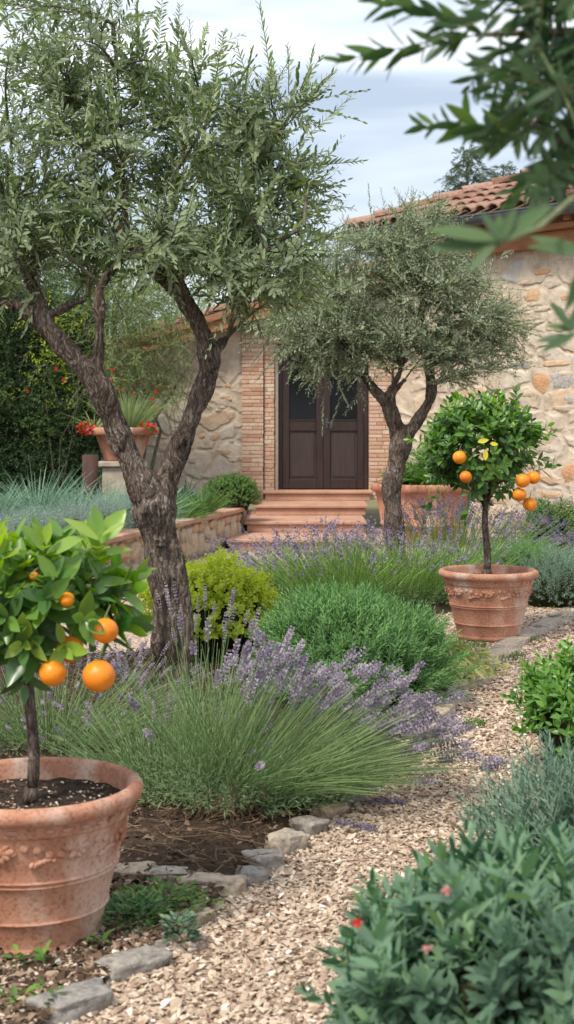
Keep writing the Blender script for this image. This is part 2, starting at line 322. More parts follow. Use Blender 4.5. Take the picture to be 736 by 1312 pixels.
M['brick'] = noisemat('pale_brick', [(0, (.42, .22, .14)), (.3, (.54, .34, .24)), (.6, (.62, .45, .34)), (1, (.66, .55, .44))], 12, .9, .5, .008, rndmix=.75, stops2=[(.3, (.75, .72, .7)), (.6, (1, 1, 1))], fine=60)
M['mortar'] = noisemat('mortar', [(.3, (.34, .28, .22)), (.7, (.5, .43, .35))], 12, .95, .5, .01)
M['wood_dark'] = noisemat('dark_door_wood', [(.3, (.018, .010, .010)), (.7, (.045, .024, .022))], 14, .42, .25, .002, (3, 3, .25), spec=.5)
M['wood_panel'] = noisemat('door_panel_wood', [(.3, (.03, .02, .019)), (.7, (.06, .042, .04))], 14, .55, .25, .002, (4, 4, .2), spec=.4)
M['beam'] = noisemat('eave_timber', [(.3, (.2, .085, .04)), (.7, (.38, .18, .085))], 10, .7, .3, .004, (.4, .4, 3))
M['post'] = noisemat('brown_post', [(.3, (.05, .025, .02)), (.7, (.09, .05, .04))], 10, .8, .3, .004, (3, 3, .3))
M['jamb'] = noisemat('jamb_plaster', [(.3, (.27, .23, .2)), (.7, (.36, .32, .28))], 15, .9, .3, .004)
M['metal'] = noisemat('gutter_metal', [(.3, (.045, .055, .062)), (.7, (.08, .095, .105))], 5, .45, .1, .002, spec=.5)
M['edge'] = noisemat('edging_stone', [(0, (.20, .20, .21)), (.35, (.36, .325, .285)), (.6, (.45, .375, .295)), (1, (.5, .37, .25))], 9, .85, .7, .012, rndmix=.7, stops2=[(.3, (.6, .6, .6)), (.6, (1.05, 1.03, 1))], fine=50)
M['wallstone'] = noisemat('wall_stone', [(0, (.36, .36, .37)), (.25, (.5, .45, .39)), (.5, (.56, .46, .35)), (.8, (.56, .36, .22)), (1, (.5, .22, .10))], 7, .9, .7, .015, rndmix=.8, stops2=[(.3, (.72, .7, .68)), (.6, (1.03, 1.02, 1))], fine=35)
M['chips'] = leafmat('gravel_chip', [(0, (.15, .09, .065)), (.25, (.30, .205, .15)), (.6, (.49, .385, .29)), (.9, (.62, .52, .41)), (1, (.74, .67, .59))], (.4, .3, .25), .85, 0, 0, .2)
M['chipsfar'] = M['chips']
M['mulch'] = leafmat('bark_mulch', [(0, (.03, .02, .015)), (.6, (.10, .065, .045)), (1, (.28, .2, .14))], (.1, .07, .05), .9, 0, 0, .1)
M['tile'] = noisemat('roof_tile', [(0, (.17, .09, .065)), (.4, (.30, .165, .12)), (.7, (.40, .25, .19)), (1, (.48, .36, .29))], 6, .85, .5, .01, rndmix=.7, stops2=[(.3, (.6, .57, .55)), (.6, (1, 1, 1))], fine=30)
m, t, b, o = newmat('door_glass'); b.inputs['Base Color'].default_value = (.012, .014, .016, 1); b.inputs['Roughness'].default_value = .12; b.inputs['Specular IOR Level'].default_value = .25; M['glass'] = m
def gravelmat():
    m, t, b, o = newmat('gravel'); l = t.links.new; tc = N(t, 'ShaderNodeTexCoord')
    v = N(t, 'ShaderNodeTexVoronoi'); v.inputs['Scale'].default_value = 55; v.inputs['Randomness'].default_value = 1; l(tc.outputs['Object'], v.inputs['Vector'])
    n = N(t, 'ShaderNodeTexNoise'); n.inputs['Scale'].default_value = 1.6; n.inputs['Detail'].default_value = 6; l(tc.outputs['Object'], n.inputs['Vector'])
    sx = N(t, 'ShaderNodeSeparateColor'); l(v.outputs['Color'], sx.inputs[0])
    r = ramp(t, [(0, (.22, .145, .10)), (.3, (.40, .29, .22)), (.7, (.55, .43, .34)), (1, (.68, .59, .5))]); l(sx.outputs[0], r.inputs[0])
    r2 = ramp(t, [(.3, (.8, .77, .74)), (.7, (1.0, 1, 1))]); l(n.outputs['Fac'], r2.inputs[0])
    mx = N(t, 'ShaderNodeMix', data_type='RGBA', blend_type='MULTIPLY'); mx.inputs['Factor'].default_value = 1; l(r.outputs[0], mx.inputs['A']); l(r2.outputs[0], mx.inputs['B'])
    l(mx.outputs['Result'], b.inputs['Base Color']); b.inputs['Roughness'].default_value = .9
    bp = N(t, 'ShaderNodeBump', invert=True); bp.inputs['Strength'].default_value = .9; bp.inputs['Distance'].default_value = .012; l(v.outputs['Distance'], bp.inputs['Height']); l(bp.outputs[0], b.inputs['Normal'])
    return m
M['gravel'] = gravelmat()
M['earth'] = noisemat('dry_earth', [(.3, (.12, .1, .05)), (.5, (.2, .17, .09)), (.7, (.12, .16, .05))], .6, .95, .5, .03)
M['bedsoil'] = noisemat('bed_soil', [(.3, (.035, .024, .017)), (.6, (.085, .058, .042)), (.75, (.18, .13, .095))], 14, .95, 1, .02, fine=90, spec=.1)
M['bedlight'] = noisemat('bed_mulch', [(.3, (.10, .07, .05)), (.55, (.21, .155, .115)), (.75, (.36, .28, .21))], 10, .95, 1, .02, fine=110, spec=.1)
def rubble(name, scale=(2.7, 2.7, 3.9), plaster=((.48, .395, .305), (.60, .515, .415)), expose=.34, seed=0.):
    m, t, b, o = newmat(name); l = t.links.new; tc = N(t, 'ShaderNodeTexCoord')
    nd = N(t, 'ShaderNodeTexNoise'); nd.inputs['Scale'].default_value = 3.0; nd.inputs['Detail'].default_value = 3; l(tc.outputs['Object'], nd.inputs['Vector'])
    va = N(t, 'ShaderNodeVectorMath', operation='MULTIPLY_ADD'); va.inputs[1].default_value = (.22, .22, .22); l(nd.outputs['Color'], va.inputs[0]); l(tc.outputs['Object'], va.inputs[2])
    mp = N(t, 'ShaderNodeMapping'); mp.inputs['Scale'].default_value = scale; mp.inputs['Location'].default_value = (seed, seed, seed); l(va.outputs[0], mp.inputs[0])
    ve = N(t, 'ShaderNodeTexVoronoi', feature='DISTANCE_TO_EDGE'); ve.inputs['Scale'].default_value = 1; l(mp.outputs[0], ve.inputs['Vector'])
    vc = N(t, 'ShaderNodeTexVoronoi'); vc.inputs['Scale'].default_value = 1; l(mp.outputs[0], vc.inputs['Vector'])
    sp = N(t, 'ShaderNodeSeparateColor'); l(vc.outputs['Color'], sp.inputs[0])
    n1 = N(t, 'ShaderNodeTexNoise'); n1.inputs['Scale'].default_value = 6; n1.inputs['Detail'].default_value = 8; n1.inputs['Roughness'].default_value = .65; l(tc.outputs['Object'], n1.inputs['Vector'])
    n2 = N(t, 'ShaderNodeTexNoise'); n2.inputs['Scale'].default_value = 1.1; n2.inputs['Detail'].default_value = 4; l(tc.outputs['Object'], n2.inputs['Vector'])
    stone = ramp(t, [(0, (.46, .44, .42)), (.2, (.56, .50, .42)), (.6, (.60, .53, .43)), (.8, (.57, .45, .34)), (.93, (.56, .41, .28)), (1, (.5, .3, .18))]); l(sp.outputs[0], stone.inputs[0])
    pl = ramp(t, [(.3, plaster[0]), (.7, plaster[1])]); l(n1.outputs['Fac'], pl.inputs[0])
    # stone mask: inside the cell, only where exposed
    e1 = N(t, 'ShaderNodeMath', operation='MULTIPLY_ADD'); l(n1.outputs['Fac'], e1.inputs[0]); e1.inputs[1].default_value = -.22; l(ve.outputs[0], e1.inputs[2])
    mr = N(t, 'ShaderNodeMapRange', interpolation_type='SMOOTHSTEP'); mr.inputs['From Min'].default_value = -.09; mr.inputs['From Max'].default_value = .05; l(e1.outputs[0], mr.inputs['Value'])
    ex = N(t, 'ShaderNodeMath', operation='ADD'); l(sp.outputs[1], ex.inputs[0]); l(n2.outputs['Fac'], ex.inputs[1])
    ex2 = N(t, 'ShaderNodeMapRange', interpolation_type='SMOOTHSTEP'); ex2.inputs['From Min'].default_value = 1.32-expose; ex2.inputs['From Max'].default_value = 1.5-expose; l(ex.outputs[0], ex2.inputs['Value'])
    mk = N(t, 'ShaderNodeMath', operation='MULTIPLY'); l(mr.outputs[0], mk.inputs[0]); l(ex2.outputs[0], mk.inputs[1])
    mx = N(t, 'ShaderNodeMix', data_type='RGBA'); l(mk.outputs[0], mx.inputs['Factor']); l(pl.outputs[0], mx.inputs['A']); l(stone.outputs[0], mx.inputs['B'])
    r3 = ramp(t, [(.3, (.7, .67, .64)), (.55, (1, 1, 1))]); l(n1.outputs['Fac'], r3.inputs[0])
    mm = N(t, 'ShaderNodeMix', data_type='RGBA', blend_type='MULTIPLY'); mm.inputs['Factor'].default_value = .8; l(mx.outputs['Result'], mm.inputs['A']); l(r3.outputs[0], mm.inputs['B'])
    l(mm.outputs['Result'], b.inputs['Base Color']); b.inputs['Roughness'].default_value = .92; b.inputs['Specular IOR Level'].default_value = .15
    ma = N(t, 'ShaderNodeMath', operation='MULTIPLY_ADD'); l(mr.outputs[0], ma.inputs[0]); ma.inputs[1].default_value = .55; l(n1.outputs['Fac'], ma.inputs[2])
    bp = N(t, 'ShaderNodeBump'); bp.inputs['Strength'].default_value = .9; bp.inputs['Distance'].default_value = .035; l(ma.outputs[0], bp.inputs['Height']); l(bp.outputs[0], b.inputs['Normal'])
    return m
M['rubble'] = rubble('rubble_wall'); M['lowrubble'] = rubble('low_rubble_wall', (4.5, 4.5, 5), ((.3, .245, .19), (.42, .35, .28)), .75, 3.)
# ---------------------------------------------------------------- ground
def sheet(name, poly, z, mat, kind='structure', res=None, amp=0.):
    g = Geo()
    if res is None:
        g.add([[p[0], p[1], z] for p in poly], [np.array([list(range(len(poly)))])])
    else:
        P = np.array(poly); x0, y0 = P.min(0); x1, y1 = P.max(0); nx = int((x1-x0)/res)+2; ny = int((y1-y0)/res)+2
        X, Y = np.meshgrid(np.linspace(x0, x1, nx), np.linspace(y0, y1, ny)); Q = np.stack([X.ravel(), Y.ravel()], 1)
        ins = inpoly(Q, poly)
        # distance to the outline so that the bed swells up from its edge
        dist = np.full(len(Q), 9.)
        for i in range(len(poly)):
            a = P[i]; bb = P[(i+1) % len(P)]; ab = bb-a; tt = np.clip(((Q-a)@ab)/(ab@ab), 0, 1); dist = np.minimum(dist, np.linalg.norm(Q-a-tt[:, None]*ab, axis=1))
        Z = z+np.clip(dist/.25, 0, 1)*amp+np.array([fbm((q[0], q[1], 0), 6., 3) for q in Q])*.012*np.clip(dist/.1, 0, 1)
        Z = np.where(ins, np.maximum(Z, z), -.02)
        V = np.column_stack([Q, Z]); i, j = np.meshgrid(np.arange(ny-1), np.arange(nx-1), indexing='ij'); a = (i*nx+j).ravel()
        Fq = np.stack([a, a+1, a+nx+1, a+nx], 1); Fq = Fq[ins[Fq].any(1)]
        g.add(V, [Fq])
    o = g.build(name, mat, None, smooth=res is not None); tag(o, kind=kind); return o
sheet('ground', [(-150, -60), (150, -60), (150, 260), (-150, 260)], -.004, M['earth'])
GRAVEL = [(-6, -1), (6, -1), (7, 17), (2, 18.2), (-1.5, 18.2), (-6, 15)]
sheet('gravel_path', GRAVEL, 0.0, M['gravel'])
EDGE = [(70, 1312), (150, 1255), (240, 1190), (290, 1147), (350, 1095), (420, 1045), (470, 1000), (520, 960), (560, 920), (600, 878), (650, 832), (700, 805), (745, 787)]
EP = [G(*e)[:2] for e in EDGE]
BED_A = [tuple(G(285, 1150)[:2])]+[tuple(p) for p in EP[4:9]]+[tuple(G(*p)[:2]) for p in [(522, 905), (487, 850), (560, 790), (640, 775), (745, 762)]]+[(4.2, 11.6), (4.2, 13), (1.9, 14.3), (.6, 13.2), (-.5, 12.0), (-.55, 9.6), (-.9, 8.6), (-3.5, 8.2), (-3.5, 4.4), tuple(G(150, 1132)[:2])]
BED_B = [(-2.4, 2.2), (-.85, 2.4)]+[tuple(p) for p in EP[:4]]+[tuple(G(285, 1152)[:2]), tuple(G(150, 1136)[:2]), (-2.4, 4.36)]
BED_C = [(.28, 1.2), (.42, 2.8), (.72, 4.2), (1.1, 5.6), (1.6, 6.5), (4, 7), (4, 1.2)]
sheet('flower_bed', BED_A, .006, M['bedsoil'], res=.06, amp=.03)
sheet('mulch_bed', BED_B, .006, M['bedlight'], res=.04, amp=.02)
sheet('shrub_bed', BED_C, .006, M['bedsoil'], res=.06, amp=.03)
BED_D = [(2.2, 14.2), (5, 12.6), (6, 16), (2.6, 17)]
sheet('rose_bed', BED_D, .006, M['bedlight'], res=.1, amp=.03)
def chips(name, n, region, smin, smax, mat, label, poly, avoid=(), z=.004, flat=.45, stretch=1.6):
    x0, x1, y0, y1 = region
    P = np.column_stack([rng.uniform(x0, x1, n), rng.uniform(y0, y1, n)])
    k = inpoly(P, poly)
    for a in avoid: k &= ~inpoly(P, a)
    P = P[k]; n = len(P)
    base = np.array([[1, 0, 0], [0, 1, 0], [-1, 0, 0], [0, -1, 0], [0, 0, 1], [0, 0, -1]], float)[None]
    V = base*(1+rng.normal(size=(n, 6, 3))*.25)+rng.normal(size=(n, 6, 3))*.18
    s = rng.uniform(smin, smax, n)*rng.choice([.6, 1, 1, 1.3], n)
    V = V*np.stack([s*stretch*rng.uniform(.6, 1, n), s, s*flat], 1)[:, None]/2
    def rot(V, ax, a):
        c, s_ = np.cos(a)[:, None], np.sin(a)[:, None]; i, j = [(1, 2), (0, 2), (0, 1)][ax]; W_ = V.copy()
        W_[..., i] = c*V[..., i]-s_*V[..., j]; W_[..., j] = s_*V[..., i]+c*V[..., j]; return W_
    V = rot(V, 0, rng.normal(size=n)*.35); V = rot(V, 1, rng.normal(size=n)*.35); V = rot(V, 2, rng.random(n)*6.28)
    V = V+np.column_stack([P, z+rng.uniform(0, .6, n)*s*.5])[:, None]
    tri = np.array([[0, 1, 4], [1, 2, 4], [2, 3, 4], [3, 0, 4], [1, 0, 5], [2, 1, 5], [3, 2, 5], [0, 3, 5]])
    g = Geo(); g.add(V, [((np.arange(n)*6)[:, None, None]+tri[None]).reshape(-1, 3)], np.repeat(np.clip(rng.normal(.55, .22, n), 0, 1), 6))
    return tag(g.build(name, mat), label, None, None, 'stuff')
chips('loose_gravel', 65000, (-1.0, 1.2, 3.0, 6.2), .009, .02, M['chips'], 'loose pinkish beige gravel chips covering the path', GRAVEL, (BED_A, BED_B, BED_C))
chips('distant_gravel', 60000, (-.3, 3.2, 6.2, 11), .013, .024, M['chipsfar'], 'pinkish gravel further along the path past the potted orange tree', GRAVEL, (BED_A, BED_C))
chips('bark_mulch', 14000, (-1.3, 0, 3.0, 4.4), .008, .026, M['mulch'], 'brown bark and chip mulch round the big terracotta pot', BED_B, z=.03)
chips('scattered_gravel', 14000, (-1.3, 0, 3.0, 4.4), .006, .018, M['chips'], 'gravel chips mixed into the mulch by the big pot', BED_B, z=.03)
chips('soil_crumbs', 16000, (-1.2, 1.5, 4.3, 8.5), .006, .02, M['mulch'], 'dark soil crumbs and bark under the lavender', BED_A, z=.04)
POTZ = [tuple(G(*p)[:2]) for p in [(520, 905), (560, 915), (600, 873), (650, 828), (745, 784), (745, 762), (640, 775), (560, 790), (485, 850)]]
chips('pale_gravel', 42000, (.3, 2.6, 6.4, 11), .010, .022, M['chips'], 'pale gravel and chips spilling round the foot of the far pot', POTZ, z=.006)
ln_ = 260; P = np.column_stack([rng.uniform(-.9, 2, ln_), rng.uniform(3.2, 9, ln_), np.full(ln_, .022)]); P = P[inpoly(P, GRAVEL) & ~inpoly(P, BED_A)]
g = Geo(); leaves(g, P, rvec(len(P))*[1, 1, .15], np.tile([0, 0, 1.], (len(P), 1))+rvec(len(P))*.3, rng.uniform(.02, .05, len(P)), .009, 2, .3, .3); tag(g.build('fallen_leaves', M['dry']), 'dry brown leaves scattered over the gravel path', kind='stuff')
# twigs and dry stems lying on the soil
g = Geo(); n = 240
P = np.column_stack([rng.uniform(-.75, .3, n), rng.uniform(4.25, 5.1, n), np.full(n, .05)]); k = inpoly(P, BED_A); P = P[k]; n = len(P)
P2 = np.column_stack([rng.uniform(-1, -.2, 120), rng.uniform(3.3, 4.3, 120), np.full(120, .042)]); P2 = P2[inpoly(P2, BED_B)]; P = np.concatenate([P, P2]); n = len(P)
a = rng.random(n)*6.28; Ln = rng.uniform(.03, .16, n)
for i in range(n):
    d = np.array([math.cos(a[i]), math.sin(a[i]), rng.normal()*.06]); s = np.array([-d[1], d[0], 0])*rng.normal()*.2
    tube(g, [P[i], P[i]+d*Ln[i]*.5+s*Ln[i]*.4, P[i]+d*Ln[i]], [.0018, .0016, .0008], 4, rng.random())
tag(g.build('fallen_twigs', M['dry']), 'thin dry twigs lying on the soil and mulch', kind='stuff')
# edging stones
def stone(px, py, ln, wd, h, rot, rnd, label):
    p = G(px, py); g = Geo(); rock(g, (p[0], p[1], h*.25), ln/2, wd/2, h*.65, rot, rnd, 4, .30, .42)
    tag(g.build('edging_stone', M['edge'], smooth=True), label, 'edging stone', 'stones edging the flower beds')
near = [
 (92, 1298, .2, .1, .055, .72, .05, 'flat grey edging stone at the very bottom edge, nearest the viewer'),
 (168, 1246, .18, .09, .05, .7, .15, 'long slate grey edging stone in front of the big terracotta pot'),
 (206, 1214, .05, .05, .03, .6, .1, 'tiny pale grey stone in the weeds beside the big terracotta pot'),
 (246, 1186, .15, .07, .045, .9, .75, 'brown brick-like edging stone tilted beside the weeds'),
 (172, 1128, .15, .1, .05, -.12, .8, 'buff edging stone half hidden behind the big terracotta pot'),
 (214, 1134, .13, .1, .05, -.1, .4, 'rounded greyish edging stone right of the one behind the pot'),
 (272, 1143, .19, .1, .055, -.15, .72, 'broad tan edging stone where the two stone rows meet'),
 (322, 1130, .09, .09, .045, .5, .08, 'bluish grey edging stone at the path corner of the lavender bed'),
 (340, 1112, .1, .1, .055, .7, .12, 'pale grey block of the lavender bed edge by the corner'),
 (368, 1090, .12, .1, .065, .8, .5, 'rounded pinkish beige stone edging the lavender bed'),
 (398, 1066, .11, .1, .05, .8, .25, 'dark brown grey stone edging the lavender bed'),
 (422, 1046, .12, .09, .05, .8, .95, 'ochre yellow stone edging the path under the lavender'),
 (444, 1030, .12, .08, .045, .8, .2, 'flat grey stone by the fallen lavender sprigs'),
]
for s in near: stone(*s)
far_desc = ['small grey edging stone under the drooping lavender flowers', 'beige edging stone just past the drooping lavender flowers', 'flat brownish stone edging the rosemary mound', 'pale edging stone beside the middle of the rosemary mound', 'thin grey edging stone under the rosemary overhang', 'sandy edging stone at the far end of the rosemary mound', 'long buff stone edging the bed by the wilting plant', 'flat tan edging stone just before the potted orange tree', 'pale slab edging the path in front of the potted orange tree', 'narrow stone edging the path right below the far pot', 'light stone edging the path right of the far pot', 'cream edging stone beyond the far pot', 'last flat edging stone before the right edge of the picture']
fp = [(468, 1004), (492, 984), (515, 964), (537, 944), (556, 922), (575, 902), (594, 882), (613, 863), (634, 845), (655, 830), (678, 817), (702, 804), (728, 793)]
for (px, py), de in zip(fp, far_desc):
    stone(px, py, .36+rng.random()*.08, .13, .055, math.atan2(1, .55)+rng.normal()*.1, rng.uniform(.3, .75), de)
for i, (px, py) in enumerate([(600, 850), (560, 868)]):
    stone(px, py, .26, .34, .045, rng.random(), .6+.1*i, ['sandy slab lying in the bed left of the far pot', 'sandy slab lying beside the wilting plant'][i])
# fallen lavender sprigs
for i, (a, b_) in enumerate([((520, 1027), (470, 1026)), ((485, 1062), (432, 1052))]):
    A, B_ = G(*a, .02), G(*b_, .02); g = Geo(); n = 110; tt = rng.random(n)
    leaves(g, A+(B_-A)*tt[:, None]+rng.normal(size=(n, 3))*.004, unit(B_-A)*.8+rvec(n), rvec(n), .014, .008, 1)
    tube(g, [A, B_, B_+(B_-A)*.4], .0015, 4)
    tag(g.build('lavender_sprig', M['lav_flower_dark']), ['fallen purple lavender sprig on the gravel, the farther and longer one', 'fallen violet lavender sprig on the gravel, the nearer one'][i], 'flower sprig', 'fallen lavender sprigs')
# ---------------------------------------------------------------- farmhouse
U = np.array([.67, -.742, 0]); U = U/np.linalg.norm(U); NN = np.array([-U[1], U[0], 0])   # along the right wing's front, and into it
CORNER = W(445, 300, 18.1); CORNER[2] = 3.68
WC = CORNER+U*.35+NN*.35; WC[2] = 0
house = thing('farmhouse', (0, 18.2, 0), 'rustic stone farmhouse with clay tile roof, brick door surround and dark double door', 'house')
rotU = math.atan2(U[1], U[0])
LW = 8.0
g = Geo(); prism(g, [(0, -.1), (LW, -.1), (LW, 3.3), (0, 3.3)], U, (0, 0, 1), WC, NN*6)
o = g.build('wall', M['rubble'], house)
# left, lower wing: wall with door opening
g = Geo(); Y0 = 17.97
prism(g, [(-3.2, 0), (-.56, 0), (-.56, 2.62), (-3.2, 1.85)], (1, 0, 0), (0, 0, 1), (0, Y0, 0), (0, .35, 0))
prism(g, [(-.56, 2.3), (1.5, 2.3), (1.5, 3.2), (-.56, 2.62)], (1, 0, 0), (0, 0, 1), (0, Y0, 0), (0, .35, 0))
g.build('wall', M['rubble'], house)
# flush rubble stones set in the walls
def onplane(px, py, O, Nrm):
    r = np.array([(px-CX)/F, 1, -(py-HY)/F]); t = ((O-np.array([0, 0, CH]))@Nrm)/(r@Nrm); return np.array([0, 0, CH])+r*t
g = Geo()
def wstone(px, py, wpx, hpx, rnd, right=True):
    O, Nr, A = (WC, NN, U) if right else (np.array([0, Y0, 0]), np.array([0, 1., 0]), np.array([1., 0, 0]))
    p = onplane(px, py, O, Nr); s = p[1]/F; k = 1/abs(A[0])
    rock(g, p+Nr*.024, wpx*s*k/2, .035, hpx*s/2, 0, rnd, 3, .3, .8, rotm=[A, Nr, [0, 0, 1]])
for a in [(693, 490, 20, 32, .95), (667, 468, 30, 12, .02), (720, 488, 28, 24, .0), (712, 465, 36, 9, .75), (683, 378, 20, 20, .85), (694, 349, 20, 8, .93), (725, 381, 14, 8, .85), (673, 362, 20, 8, .6),
          (732, 606, 22, 30, .95), (706, 634, 38, 18, .72), (708, 364, 24, 14, .35), (730, 512, 12, 14, .05), (665, 598, 20, 10, .4), (722, 640, 20, 18, .1), (650, 520, 22, 10, .3), (640, 640, 30, 14, .55), (600, 380, 26, 12, .5),
          (690, 545, 30, 16, .28), (715, 432, 26, 12, .3), (560, 560, 22, 12, .3), (725, 330, 26, 10, .3), (645, 655, 26, 10, .45), (575, 640, 20, 10, .85), (660, 415, 24, 12, .4), (700, 575, 26, 14, .3)]: wstone(*a)
for a in [(297, 531, 17, 15, .62), (276, 560, 18, 11, .72), (286, 578, 26, 9, .6), (292, 494, 9, 6, .85), (223, 553, 10, 10, .5), (259, 559, 10, 7, .75), (293, 511, 10, 6, .7), (245, 590, 18, 9, .3), (300, 590, 16, 8, .35), (210, 575, 15, 9, .4), (282, 480, 14, 8, .3), (235, 470, 14, 8, .4), (205, 605, 18, 9, .85), (262, 610, 14, 8, .4)]: wstone(*a, right=False)
for i in range(44):
    wstone(rng.uniform(520, 760), rng.uniform(330, 660), rng.uniform(10, 26), rng.uniform(6, 14), np.clip(rng.normal(.38, .14), 0, 1))
for i in range(14): wstone(rng.uniform(195, 305), rng.uniform(440, 615), rng.uniform(8, 20), rng.uniform(5, 10), np.clip(rng.normal(.4, .15), 0, 1), False)
g.build('exposed_stones', M['wallstone'], house, smooth=True)
# brick piers and lintel
def bricks(x0, x1, z0, z1, yf, name, bl=.25, h=.046, depth=.2):
    g = Geo(); m_ = Geo(); box(m_, (x0+.004, yf+.012, z0), (x1-.004, yf+depth, z1)) if x0 > -.28 or x1 > .5 else box(m_, (x0+.004, yf+.008, z0), (x1-.006, yf+depth, z1)); z = z0+.004; r = 0
    while z+h < z1:
        x = x0-(bl*.5 if r % 2 else 0)*rng.uniform(.6, 1); hh = h*rng.uniform(.75, 1.1)
        while x < x1:
            l_ = bl*rng.uniform(.7, 1.15); a_, b_ = max(x, x0), min(x+l_, x1)
            if b_-a_ > .02: box(g, (a_+.003, yf-rng.uniform(0, .006), z), (b_-.003, yf+depth-.02, z+hh), np.clip(rng.normal(.5, .28), 0, 1))
            x += l_
        z += hh+.007; r += 1
    o = g.build(name, M['brick'], house); bevel(o, .004, 1); m_.build('mortar', M['mortar'], o).location = (0, 0, 0)
    return o
bricks(-.565, -.29, .36, 2.3, 17.93, 'brick_pier', .22); bricks(-.287, -.155, .36, 2.3, 17.965, 'brick_reveal', .14)
bricks(1.018, 1.30, .36, 2.3, 17.93, 'brick_pier', .22); bricks(-.565, 1.30, 2.303, 2.52, 17.93, 'brick_lintel', .2)
# door
D0 = 18.06; X0, X1, Z0, Z1 = -.108, 1.015, .482, 2.30
g = Geo(); box(g, (-.153, 17.99, .36), (X0-.002, 18.25, 2.298)); g.build('door_jamb', M['jamb'], house)
g = Geo(); box(g, (X0, D0-.01, Z1-.06), (X1, D0+.08, Z1-.003)); box(g, (X0, D0-.01, Z0), (X0+.05, D0+.08, Z1-.062)); box(g, (X1-.05, D0-.01, Z0), (X1-.002, D0+.08, Z1-.062))
fr = g.build('door_frame', M['wood_dark'], house); bevel(fr, .006)
mid = (X0+X1)/2; zr = W(0, 545, D0)[2]
for (a, c, hs) in ((X0+.052, mid-.002, 1), (mid+.002, X1-.052, -1)):
    lf = Geo(); st = .085; zt = Z1-.064; zb = Z0+.01
    box(lf, (a, D0, zb), (a+st, D0+.05, zt)); box(lf, (c-st, D0, zb), (c, D0+.05, zt))
    box(lf, (a+st+.001, D0+.001, zb), (c-st-.001, D0+.049, zb+.12)); box(lf, (a+st+.001, D0+.001, zr-.06), (c-st-.001, D0+.049, zr+.06)); box(lf, (a+st+.001, D0+.001, zt-.09), (c-st-.001, D0+.049, zt))
    lo = lf.build('door_leaf', M['wood_dark'], house); bevel(lo, .006)
    p = Geo(); box(p, (a+st+.001, D0+.022, zb+.121), (c-st-.001, D0+.045, zr-.061)); box(p, (a+st+.03, D0+.012, zb+.15), (c-st-.03, D0+.021, zr-.09)); bevel(p.build('door_panel', M['wood_panel'], lo), .005).location = (0, 0, 0)
    p = Geo(); box(p, (a+st+.001, D0+.02, zr+.061), (c-st-.001, D0+.03, zt-.091)); p.build('glass_pane', M['glass'], lo)
    p = Geo()
    for q in ((a+st, c-st, zr-.062, zr-.05), (a+st, c-st, zr+.061, zr+.072)): box(p, (q[0], D0-.008, q[2]), (q[1], D0+.012, q[3]))
    p.build('moulding', M['wood_panel'], lo)
    if hs == -1:
        p = Geo(); box(p, (a+.03, D0-.012, zr-.03), (a+.055, D0-.001, zr+.09), .5); tube(p, [(a+.042, D0-.01, zr+.03), (a+.042, D0-.045, zr+.03), (a+.12, D0-.045, zr+.03)], .007, 8); p.build('door_handle', M['metal'], lo)
g = Geo(); box(g, (-.55, 18.15, .36), (1.3, 18.3, 2.5)); g.build('door_backing', M['wood_dark'], house)
# lean-to wing roof (falls to the left), verge timber and tiles
sl_a = math.atan2(2.62-1.85, 2.64); ca, sa = math.cos(sl_a), math.sin(sl_a)
Ax = np.array([-ca, 0, -sa]); An = np.array([-sa, 0, ca]); RO = np.array([1.45, 17.62, 3.28])
g = Geo(); prism(g, [(0, -.03), (4.6, -.03), (4.6, .03), (0, .03)], Ax, An, RO, (0, 2.6, 0)); g.build('verge_timber', M['beam'], house)
g = Geo()
prism(g, [(0, -.16), (4.5, -.16), (4.5, -.032), (0, -.032)], Ax, An, RO+np.array([0, .04, 0]), (0, .05, 0)); 
for yy in (.3, .9, 1.5): prism(g, [(0, -.14), (4.55, -.14), (4.55, -.032), (0, -.032)], Ax, An, RO+np.array([0, yy-.22, 0]), (0, .07, 0))
g.build('rafters', M['beam'], house)
def tiles(g, O, along, across, nrm, length_of, ncol, pitch=.19, tl=.36, r0=.085, skip=0):
    k = 7; a = np.linspace(0, np.pi, k)
    for c in range(ncol):
        L_ = length_of(c*pitch); s = 0
        while s < L_-.05:
            e_ = min(s+tl+.06, L_+.02); off = across*((c+.5)*pitch+rng.normal()*.006)
            lift = .008+rng.random()*.006
            for half, rr in ((0, r0*rng.uniform(.95, 1.05)),):
                P0 = O+off+along*(s-rng.uniform(0, .02))+nrm*(.03+lift); P1 = O+off+along*e_+nrm*.012
                ro, ri = rr, rr*.8
                ring = lambda P, r_: P+across*(np.cos(a)*r_)[:, None]+nrm*(np.sin(a)*r_*.8)[:, None]
                V = np.concatenate([ring(P0, ro), ring(P1, ro*.82), ring(P0, ro-.016), ring(P1, ro*.82-.014)])
                i = np.arange(k-1)
                Fs = np.concatenate([np.stack([i, i+1, i+1+k, i+k], 1), np.stack([i+2*k, i+3*k, i+3*k+1, i+2*k+1], 1), np.stack([i, i+2*k, i+2*k+1, i+1], 1)])
                g.add(V, [Fs], np.clip(rng.normal(.5, .22), 0, 1))
            s += tl
g = Geo(); prism(g, [(0, .031), (4.62, .031), (4.62, .05), (0, .05)], Ax, An, RO+np.array([0, .01, 0]), (0, 2.58, 0))
tiles(g, RO+Ax*4.64+An*.05+np.array([0, -.02, 0]), -Ax, np.array([0, 1., 0]), An, lambda s: 4.6, 14)
g.build('roof', M['tile'], house)
